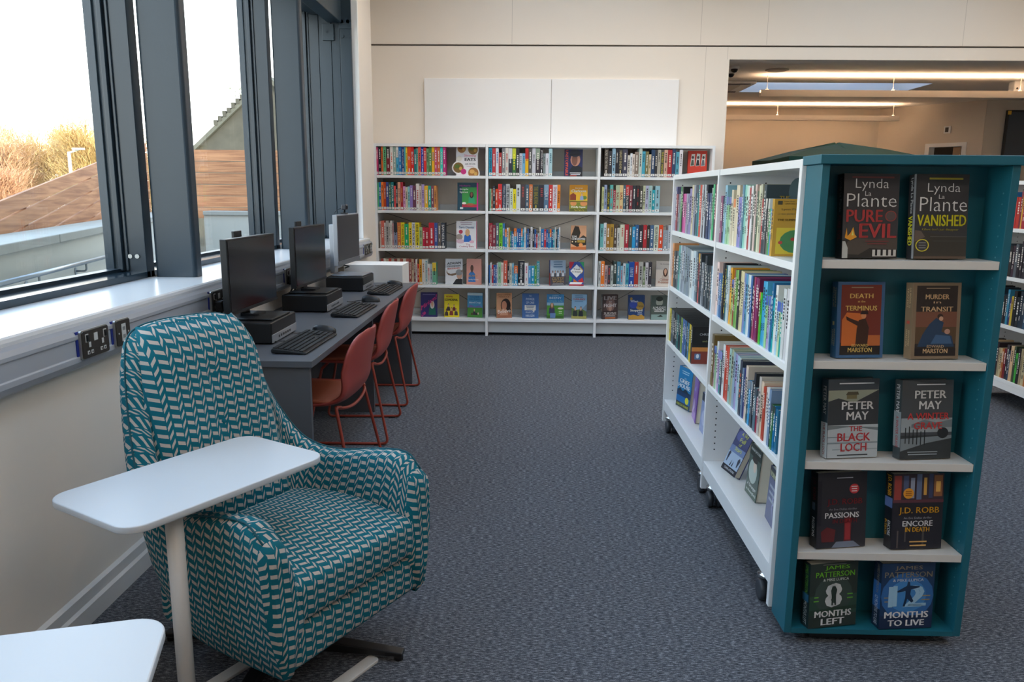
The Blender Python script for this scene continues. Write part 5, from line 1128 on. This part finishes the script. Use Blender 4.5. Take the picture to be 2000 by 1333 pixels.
chris = [('r', 0, 0, 1, .45, '8c3c30'), ('r', 0, .34, 1, .45, 'd88c44'), ('p', [(.72, .08), (.88, .08), (.86, .38), (.76, .38)], '2c1c1c'), ('e', .81, .42, .05, .035, '2c1c1c'), ('r', .10, .12, .30, .28, '5c78a0'), ('e', .20, .21, .05, .06, 'e4ecf4'), ('t', 'CHRISTOPHER', .60, .80, .72, .06, 'c8c8cc', .0), ('t', 'and the Moon', .62, .62, .56, .05, 'b0b470', .0)]
mob_row('third', 'far', MZ[2], C2, ((92, 350), (410, 690)), "106,134,d2be37 117,140,37424a 127,146,4e5d69 137,152,202830 147,158,2f3b42 157,164,2c4048 167,170,287575 177,176,27333b 187,182,194652 197,190,8caa4e 207,196,5675aa 217,202,375694 227,208,2f6c9c 237,216,27303a 247,222,2875A0 257,229,cab62f 266,235,dac237 276,242,22262c", 287, 'talking book cases on the mobile bookcase', {-1: ('dark disc case with an orange sunset cover on the third mobile shelf', chris)}, case='141517', small=.188, deep=(.16, .161))
# bottom shelf, covers towards the aisle
def aisle(A, B, lean, h, t, c, front, spine, label, sc=None):
    A, B = Vector(A), Vector(B); d_ = B - A; an = math.atan2(d_.y, d_.x); nb = Vector((-d_.y, d_.x)).normalized(); m_ = (A + B) / 2 + nb * t
    return face_book((m_.x, m_.y, MZ[3] + .0004), math.degrees(an), lean, d_.length, h, t, c, front, spine, label, 'books shown face out on the mobile bookcase', sc)
aisle((.843, 3.250), (.868, 3.123), 24, .195, .030, '3c4470', [('r', 0, 0, 1, .13, '20242e'), ('r', 0, .13, 1, .45, 'a8bcd4'), ('r', 0, .45, 1, .6, '6c80ac'), ('e', .3, .85, .25, .12, '545c94'), ('p', [(.1, .2), (.14, .2), (.2, .42), (.12, .46), (.05, .40)], '2c3448'), ('p', [(.84, .2), (.88, .2), (.95, .36), (.86, .42), (.78, .36)], '2c3448'), ('p', [(.40, .16), (.47, .16), (.45, .3)], '20242e'), ('p', [(.54, .16), (.6, .16), (.58, .29)], '20242e'),
    ('t', 'A Sky', .55, .90, .46, .10, 'd8dc58', .0), ('t', 'Full', .55, .775, .36, .09, 'd8dc58', .0), ('t', 'of', .52, .665, .18, .07, 'd8dc58', .0), ('t', 'Stars', .55, .555, .46, .09, 'd8dc58', .0), ('t', 'DANI ATKINS', .55, .07, .7, .05, 'd8dce4', .0)], None, 'night blue book leaning back on the bottom mobile shelf')
aisle((.885, 3.005), (.889, 2.868), 4, .208, .052, '4c5c54', [('r', 0, .78, 1, 1, '2c342e'), ('e', .45, .50, .36, .24, 'b8c4bc'), ('e', .58, .62, .14, .12, 'd8c4b4'), ('e', .52, .74, .24, .06, '3c3430'), ('r', 0, 0, 1, .14, '58685c'), ('t', 'ANNA JACOBS', .5, .90, .84, .07, 'd8dcd8', .02), ('t', 'A Stranger', .52, .20, .78, .09, 'e8ece8', .02), ('t', 'in Honeyfield', .52, .09, .84, .075, 'e8ece8', .02)], None, 'thick green grey paperback with a pale woman on the bottom mobile shelf')
aisle((.891, 2.750), (.883, 2.625), 3, .205, .03, '5c6488', [('r', 0, .82, 1, 1, '2c3038'), ('p', [(.5, .7), (.7, .4), (.6, .3), (.75, .1), (.65, .3), (.6, .42)], 'b8b8e0'), ('t', 'NORMAN', .5, .88, .84, .10, 'd8d8b0', .03)] + smudge(3, .15, .85, .42, .66, 'a8b0c0', .05), None, 'slate purple book beside the teal end on the bottom mobile shelf', sc='3c4058')
aisle((.839, 4.310), (.883, 4.155), 4, .232, .036, '1c80b8', [('r', 0, 0, 1, .13, '33404a'), ('r', 0, .13, 1, .30, '1c70b0'), ('r', 0, .28, 1, .42, '1a3c64'), ('p', [(.05, .40), (.2, .48), (.4, .40), (.6, .5), (.85, .42), (.95, .38)], '1a3448'), ('e', .78, .22, .13, .085, 'd8d840'), ('t', 'THE', .52, .735, .14, .03, 'f0f4f4', .02), ('t', 'GRIEF', .5, .655, .74, .10, 'f4f6f6', .03), ('t', 'HOUSE', .5, .535, .88, .10, 'f4f6f6', .03), ('t', 'REBECCA THORNE', .5, .065, .86, .055, 'd8dc40', .02)] + smudge(2, .2, .8, .85, .9, 'b8d8e8', .02), None, 'bright blue hardback with bold white title on the bottom mobile shelf')
aisle((.885, 4.085), (.872, 3.93), 3, .225, .052, '8a5cb0', [('r', 0, 0, 1, .2, 'b490cc'), ('p', [(.1, .1), (.5, .3), (.3, .5)], 'd8c8e4'), ('p', [(.2, .7), (.4, .82), (.5, .66)], 'a8b4e4'), ('r', .8, 0, 1, 1, '6c34a0')], None, 'purple hardback with thick pages on the bottom mobile shelf', sc='6c34a0')
aisle((.874, 3.84), (.874, 3.70), 3, .20, .03, '8c9cc8', [('r', 0, .8, 1, 1, '2c3444'), ('e', .5, .4, .3, .2, 'b8c0e0')], None, 'pale lilac book half hidden by the middle upright on the bottom mobile shelf')

# right hand mobile bookcase
def right_row(zi, cols, shelf, hs):
    y = 5.36; i = 0
    while y > 4.66:
        c = cols[i % len(cols)]; t = random.uniform(.018, .034); h = random.choice(hs) + random.uniform(-.006, .006)
        spine_book('book', (XL2 + .014 + random.uniform(0, .006), y - t / 2, MZ[zi] + .0004), R(-90), t - .0008, h, random.uniform(.12, .15), c, '%s book, %s from far end, %s shelf of the right edge bookcase' % (cname(c), ordinal(i), shelf), 'books on the bookcase at the right edge', sticker=False)
        y -= t; i += 1
right_row(0, ['a83040', 'c04038', 'd06030', 'a02c3c', '3878b8', 'e0a030', 'c84848', 'b83c34', '7c3040', 'd8b040'], 'top', (.20, .20, .235))
right_row(1, ['28242c', '302c34', '2c2830', '383840', '2c3440', '4898c8', '28282c', '3c2c38', '586068'], 'second', (.20, .21, .24))
right_row(2, ['c8b038', '202428', '282c30', '203040', '283848', '30506c', '2c2c30', '242c34', '3888a8', '44306c'], 'third', (.19, .19, .235))
right_row(3, ['802830', '302c34', '28405c', 'd8b890', '3c4c3c', '48b048', '282028', 'a89878', 'c8b890', 'b06838'], 'bottom', (.20, .235, .22))

# ---------------------------------------------------------------- teal end display: ten hardbacks
GE = 'hardbacks on the teal end display'
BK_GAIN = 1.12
def end_book(x, row, w, h, c, front, spine, label, rz=9, lean=6, t=.036, sc=None, dy=0):
    face_book((x - .006, 2.279 + dy, ESH[row] + .0004), rz - 3, lean, w * 1.08, h, t, c, front, spine, label, GE, sc)
TR = lambda s, cy, hgt, c, w=.5, cx=.5, b=.02: ('t', s, cx, cy, w, hgt, c, b, 90)
end_book(.972, 0, .152, .240, '3b3a3d', [('r', 0, 0, 1, .22, '2c2826'), ('p', [(0, .05), (.1, .2), (.3, .24), (.6, .22), (1, .26), (1, .10), (.5, .12), (.3, .04)], '4c443e'), ('p', [(0, .0), (.10, .0), (.10, .12), (.05, .2), (0, .2)], 'a8a8a4'), ('p', [(.04, .24), (.07, .36), (.09, .26), (.14, .3), (.19, .37), (.22, .28), (.26, .25), (.14, .21)], 'e0902c'), ('p', [(.16, .27), (.18, .33), (.20, .27)], 'f4d070'), ('r', .55, .02, .98, .10, 'b8b6b0'), ('r', .60, .03, .64, .10, '242224'), ('r', .70, .03, .74, .10, '242224'), ('r', .80, .03, .84, .10, '242224'), ('r', .89, .03, .93, .10, '242224'), ('e', .86, .50, .105, .065, '8c3c38'), ('e', .86, .50, .088, .055, '544848')] + smudge(1, .1, .93, .955, .956, '6c3c3c', .02) + smudge(2, .4, .85, .17, .20, '6c3434', .014) + [
    ('t', 'Lynda', .50, .865, .60, .145, 'd8dce0', -.012), ('t', 'La', .43, .765, .11, .055, 'd8dce0', -.005), ('t', 'Plante', .50, .685, .90, .155, 'd8dce0', -.012), ('t', 'PURE', .38, .50, .66, .145, 'b04040', .02), ('t', 'EVIL', .63, .325, .68, .17, 'b04040', .02)],
    [TR('Lynda La Plante', .75, .40, '6c6c72', .42, .5, .0), TR('PURE EVIL', .36, .30, '5c2424', .5)], 'charcoal hardback with red capital title, upper left on the teal display', sc='17181b')
end_book(1.172, 0, .145, .240, '38373a', [('p', [(0, .34), (.2, .32), (.5, .28), (1, .26), (1, .0), (0, 0)], '3a3530'), ('p', [(0, .34), (.12, .33), (.2, .26), (0, .2)], '5c5048'), ('r', .3, .26, 1, .265, '5c5c58'), ('r', .35, .21, 1, .214, '4c5450'), ('r', 0, 0, 1, .03, '5c4c40'), ('e', .15, .16, .13, .075, 'c8bc38'), ('e', .15, .16, .112, .064, '38373a')] + smudge(1, .15, .96, .945, .946, 'a89c38', .022) + smudge(3, .08, .22, .13, .19, '8c8c8c', .008) + [
    ('t', 'Lynda', .52, .825, .62, .135, 'd8dce0', -.012), ('t', 'La', .48, .735, .11, .05, 'd8dce0', -.005), ('t', 'Plante', .52, .645, .90, .165, 'd8dce0', -.012), ('t', 'VANISHED', .50, .455, .94, .135, 'c8c028', .02), ('t', "Killers don't just disappear", .48, .345, .70, .035, 'a89c38', .005)],
    [('r', .72, 0, 1, 1, '8a8c90'), TR('Lynda La Plante', .75, .42, 'd0d4d8', .42, .45, .0), TR('VANISHED', .335, .35, 'd8d030', .56, .42, .03)], 'charcoal hardback with bright yellow title, upper right on the teal display', sc='2c2c30')
def rail(title1, small, title2, c, spc, pic, ink):
    return [('r', .07, .04, .93, .96, '2e2624')] + pic + smudge(1, .22, .8, .925, .926, '8c7c64', .012) + [('t', title1, .5, .815, .50, .062, ink, .02), ('t', small, .5, .745, .16, .03, ink, .0), ('t', title2, .5, .655, .68, .064, ink, .02), ('t', 'EDWARD', .5, .165, .36, .035, ink, .01), ('t', 'MARSTON', .5, .105, .52, .06, ink, .02)]
end_book(.972, 1, .132, .224, '36587c', rail('DEATH', 'at the', 'TERMINUS', 0, 0, [('r', .07, .2, .93, .96, '6c2c22'), ('p', [(.10, .16), (.55, .16), (.60, .58), (.2, .6), (.10, .5)], 'b8622c'), ('r', .60, .16, .93, .30, 'a85c30'), ('p', [(.40, .16), (.66, .16), (.68, .40), (.60, .52), (.46, .50), (.42, .38)], '3c241c'), ('p', [(.44, .42), (.2, .5), (.18, .55), (.28, .52), (.46, .48)], '3c241c'), ('e', .56, .555, .055, .04, 'b87c54'), ('p', [(.48, .575), (.66, .575), (.64, .62), (.52, .62)], '2c1c1c'), ('r', .07, .04, .93, .16, '241e1e')], 'd8b468'),
    [TR('DEATH at the', .80, .26, 'c8b478', .2, .32, .0), TR('TERMINUS', .80, .26, 'c8b478', .2, .62, .0), TR('EDWARD', .27, .20, 'c8b478', .2, .32, .0), TR('MARSTON', .27, .22, 'c8b478', .2, .62, .0), ('r', .3, .43, .6, .48, 'c8b478')], 'blue bordered mystery hardback with an orange station scene', sc='2c5478', t=.034)
end_book(1.190, 1, .135, .224, '7a6854', rail('MURDER', 'in', 'TRANSIT', 0, 0, [('r', .07, .2, .93, .62, '54402c'), ('r', .07, .42, .93, .62, '704838'), ('p', [(.12, .16), (.9, .16), (.84, .30), (.62, .36), (.66, .48), (.50, .54), (.36, .46), (.22, .32)], '283c54'), ('e', .58, .56, .06, .035, '342420'), ('e', .60, .53, .045, .03, 'b89078'), ('e', .74, .36, .06, .035, 'a88070'), ('p', [(.40, .20), (.85, .20), (.8, .30), (.5, .32)], '3c5878'), ('r', .07, .04, .93, .14, '241e1e')], 'c8a880'),
    [TR('MURDER in', .80, .26, 'd0b890', .2, .62, .0), TR('TRANSIT', .80, .26, 'd0b890', .2, .32, .0), TR('EDWARD', .27, .20, 'd0b890', .2, .62, .0), TR('MARSTON', .27, .22, 'd0b890', .2, .32, .0), ('r', .3, .46, .7, .50, 'b84c40')], 'tan bordered mystery hardback with a blue carriage scene', sc='84705a', t=.036)
end_book(.976, 2, .150, .240, '4a5054', [('r', 0, .84, 1, 1, '3c444c'), ('r', 0, .70, 1, .86, '8c9284'), ('p', [(0, .72), (.2, .76), (.5, .70), (1, .86), (1, .4), (0, .4)], '34383c'), ('r', .36, .75, .56, .80, '6c6448'), ('p', [(.34, .80), (.38, .84), (.58, .84), (.60, .80)], '4c4838'), ('r', 0, 0, 1, .42, 'a4acb0'), ('p', [(0, .36), (.5, .40), (1, .34), (1, .38), (0, .42)], '6c7478'), ('r', 0, .18, 1, .2, '7c868c'), ('r', .1, .1, 1, .115, '8c969c'), ('r', 0, .26, .7, .27, '7c868c')] + smudge(1, .2, .9, .945, .946, 'c8ccd0', .014) + smudge(1, .15, .85, .035, .036, '30343a', .014) + [
    ('t', 'PETER', .58, .665, .64, .10, 'e8eaea', .02), ('t', 'MAY', .58, .535, .44, .105, 'e8eaea', .02), ('t', 'THE', .55, .37, .26, .065, 'b83c40', .02), ('t', 'BLACK', .52, .265, .66, .105, 'b83c40', .02), ('t', 'LOCH', .52, .135, .52, .105, 'b83c40', .02)],
    [('r', 0, 0, 1, .45, 'c4cace'), TR('PETER MAY', .73, .36, 'e4e8ea', .45, .5, .02), TR('THE BLACK LOCH', .24, .40, 'a83840', .34, .5, .01)], 'grey lochside hardback with red title letters, third row left of teal display', sc='3c4a54', rz=12)
end_book(1.196, 2, .150, .240, '44484c', [('r', 0, .34, 1, .52, '8c9498'), ('p', [(.2, .44), (.45, .5), (.7, .46), (1, .5), (1, .40), (.2, .40)], '6c7478'), ('r', 0, 0, 1, .3, '34383a'), ('p', [(.0, .1), (.5, .2), (1, .26), (1, .30), (0, .26)], '747c80')] + [('r', .08 + k * .075, .20 - k * .005, .10 + k * .075, .40 + (k % 2) * .03 - k * .012, '24282a') for k in range(6)] + [('e', .82, .33, .11, .07, '24282c')] + smudge(1, .2, .9, .945, .946, 'c8ccd0', .014) + smudge(2, .12, .75, .06, .09, '8c9498', .012) + [
    ('t', 'PETER', .55, .82, .62, .10, 'e8eaea', .02), ('t', 'MAY', .55, .685, .44, .105, 'e8eaea', .02), ('t', 'A WINTER', .52, .545, .82, .085, 'c04444', .02), ('t', 'GRAVE', .52, .425, .56, .09, 'c04444', .02)],
    [('r', 0, .15, 1, .6, '8c9498'), TR('PETER MAY', .76, .36, 'e4e8ea', .45, .5, .02), TR('A WINTER GRAVE', .34, .40, 'b84040', .36, .5, .01)], 'grey hardback with wooden posts in water, third row right of teal display', sc='3c4448', rz=10)
end_book(.966, 3, .150, .236, '2b2a30', [('r', .55, .05, .70, .42, '5c2428'), ('r', .57, .1, .68, .38, '8c2c30'), ('p', [(.1, .08), (.35, .08), (.38, .24), (.2, .28), (.08, .22)], '5c2426'), ('p', [(.3, .0), (.9, .0), (.75, .08), (.4, .08)], '6c7484'), ('r', 0, .3, .08, .9, '202028'), ('e', .74, .78, .10, .065, 'b02c34')] + smudge(3, .67, .81, .75, .81, 'e8c8c8', .012) + smudge(1, .36, .72, .93, .931, 'b8b8bc', .012) + [
    ('t', 'J.D. ROBB', .55, .605, .72, .10, '7c2428', .01), ('t', 'An Eve Dallas thriller', .52, .515, .58, .026, '8c8c92', .0), ('t', 'PASSIONS', .50, .435, .70, .075, 'd8dae0', .02), ('t', 'IN DEATH', .56, .355, .50, .055, '6c2024', .02)],
    [TR('J.D. ROBB', .78, .30, '6c2428', .5, .5, .0), TR('PASSIONS', .27, .26, 'd8d8dc', .36, .5, .02), ('r', .3, .50, .7, .6, '586478')], 'black and dark red thriller hardback, fourth row left of teal display', sc='17181c', rz=13, t=.04)
end_book(1.198, 3, .150, .236, '26252c', [('r', 0, .62, 1, 1, '3c3038'), ('r', .02, .66, .16, .98, '8c3a34'), ('r', .2, .72, .3, .98, '4c5878'), ('r', .34, .68, .42, .95, '8c94a8'), ('r', .46, .66, .56, 1, '5c6c8c'), ('r', .60, .72, .66, .95, 'c89a4c'), ('r', .70, .68, .78, 1, '3c4464'), ('r', .80, .70, .97, .98, '8c5c3c'), ('r', .84, .76, .93, .9, 'd8a458'), ('r', 0, .62, 1, .66, '58323c'), ('r', .25, .1, .28, .35, '4c4844'), ('r', .6, .05, .64, .38, '4c4844'), ('r', .1, .02, .13, .25, '58504c'), ('e', .30, .745, .105, .07, 'e0902c')] + smudge(3, .23, .37, .72, .77, '8c4c14', .012) + smudge(2, .35, .7, .05, .1, 'c89c5c', .018) + [
    ('t', 'J.D. ROBB', .52, .51, .80, .105, 'd89c28', .01), ('t', 'An Eve Dallas thriller', .5, .42, .56, .026, '9c9ca2', .0), ('t', 'ENCORE', .5, .345, .60, .075, 'e0e2e6', .02), ('t', 'IN DEATH', .5, .265, .48, .06, 'd89c28', .02)],
    [('r', 0, .55, 1, .68, '586c9c'), TR('J.D. ROBB', .84, .28, 'e09c24', .62, .5, .02), TR('ENCORE', .27, .20, 'd8d8dc', .36, .65, .02), TR('IN DEATH', .27, .20, 'd89c28', .26, .25, .0)], 'black city lights thriller with amber author letters, fourth row right', sc='1c1c22', rz=9, t=.04)
end_book(.950, 4, .150, .208, '2a332f', [('r', 0, .2, 1, .5, '2c4438'), ('e', .5, .5, .4, .3, '37443f'), ('p', [(0, .2), (1, .26), (1, .32), (0, .28)], '24382c')] + smudge(2, .08, .2, .42, .48, '5c9c34', .018) + smudge(2, .78, .92, .44, .5, '5c9c34', .018) + smudge(1, .2, .8, .98, .981, '6c6c6c', .012) + [
    ('t', 'JAMES', .56, .925, .52, .075, '6cb430', .015), ('t', 'PATTERSON', .52, .83, .82, .085, '6cb430', .015), ('t', '& MIKE LUPICA', .54, .745, .54, .042, 'c8ccc8', .01), ('t', '8', .50, .50, .36, .38, 'b8bcbc', .04), ('P', [(.46, .34), (.49, .34), (.50, .46), (.53, .34), (.56, .34), (.55, .50), (.57, .58), (.53, .64), (.47, .64), (.44, .57), (.46, .48)], '26322c'), ('t', 'MONTHS', .50, .215, .78, .10, 'd8dadc', .03), ('t', 'LEFT', .50, .09, .50, .10, 'd8dadc', .03)],
    [TR('JAMES PATTERSON', .75, .44, '5c9c30', .5, .5, .0), TR('8 MONTHS LEFT', .24, .40, 'c0c4c4', .42, .5, .01), ('r', .1, .40, .9, .52, '2c5c78')], 'dark green thriller with a big pale number, bottom row left', sc='1c2a2c', rz=15, lean=4, t=.042, dy=-.022)
end_book(1.180, 4, .158, .212, '1c3454', [('e', .5, .5, .5, .36, '2c5c94'), ('e', .5, .5, .36, .25, '3c78b0'), ('r', 0, 0, 1, .2, '182844')] + smudge(2, .06, .24, .42, .48, '8c7c5c', .016) + smudge(2, .76, .94, .44, .5, '8c7c5c', .016) + [
    ('t', 'JAMES', .5, .925, .52, .075, '8a7e6c', .01), ('t', 'PATTERSON', .5, .83, .90, .085, '8a7e6c', .01), ('t', '& MIKE LUPICA', .5, .745, .58, .042, 'c8ccd0', .01), ('t', '12', .5, .50, .72, .33, '8cb0c8', .045), ('P', [(.42, .34), (.46, .34), (.50, .46), (.58, .40), (.62, .42), (.55, .53), (.56, .60), (.72, .63), (.72, .65), (.54, .66), (.53, .72), (.49, .72), (.48, .66), (.30, .58), (.31, .56), (.46, .58), (.46, .48)], '182c48'), ('t', 'MONTHS', .5, .215, .84, .10, 'dadce0', .03), ('t', 'TO LIVE', .5, .09, .70, .095, 'dadce0', .03)],
    [('r', 0, .3, 1, .7, '2c5c94'), TR('JAMES PATTERSON', .75, .44, '7c7464', .4, .5, .0), TR('12 MONTHS TO LIVE', .26, .44, 'c8ccd4', .42, .5, .01)], 'blue thriller with a running figure over a big number, bottom row right', sc='18283c', rz=9, lean=4, t=.042, dy=-.022)

# ---------------------------------------------------------------- shelved books: the largest in view singly, the rest as one object
def seen(p):
    d = p - Vector((0, 0, CAM_Z)); q = d.dot(_fwd); return Vector((d.dot(_r2) / q * FPX + 1000, d.dot(_d2) / q * FPX + 666.5))
def area(it):
    mb, loc, rz, t, h, label, group, fc = it
    if fc: return 1e6
    M_ = Matrix.Rotation(rz, 3, 'Z'); c = [seen(loc + M_ @ Vector(v)) for v in ((-t / 2, 0, 0), (t / 2, 0, 0), (t / 2, 0, h), (-t / 2, 0, h))]
    if 'right edge' in label and not 1937 < c[0].x < 1998: return 0
    if c[0].x < 806 and 'fourth shelf' in label: return 0
    return abs(sum(c[k].x * c[(k + 1) % 4].y - c[(k + 1) % 4].x * c[k].y for k in range(4))) / 2
PENDING.sort(key=area, reverse=True)
rest = MB()
for i, (mb, loc, rz, t, h, label, group, fc) in enumerate(PENDING):
    if i < 262:
        o = mb.build('book'); o.location = loc; o.rotation_euler = (0, 0, rz); tag(o, label, 'book', group)
    else:
        M_ = Matrix.Rotation(rz, 3, 'Z'); o_ = len(rest.v); idx = [rest.m(k) for k in mb.mats]
        rest.v += [tuple(loc + M_ @ Vector(v)) for v in mb.v]; rest.f += [tuple(o_ + k for k in f) for f in mb.f]; rest.mi += [idx[k] for k in mb.mi]; rest.sm += mb.sm
o = tag(rest.build('shelved_books'), 'remaining thin spines standing in the rows of all the shelves', 'books'); o['kind'] = 'stuff'
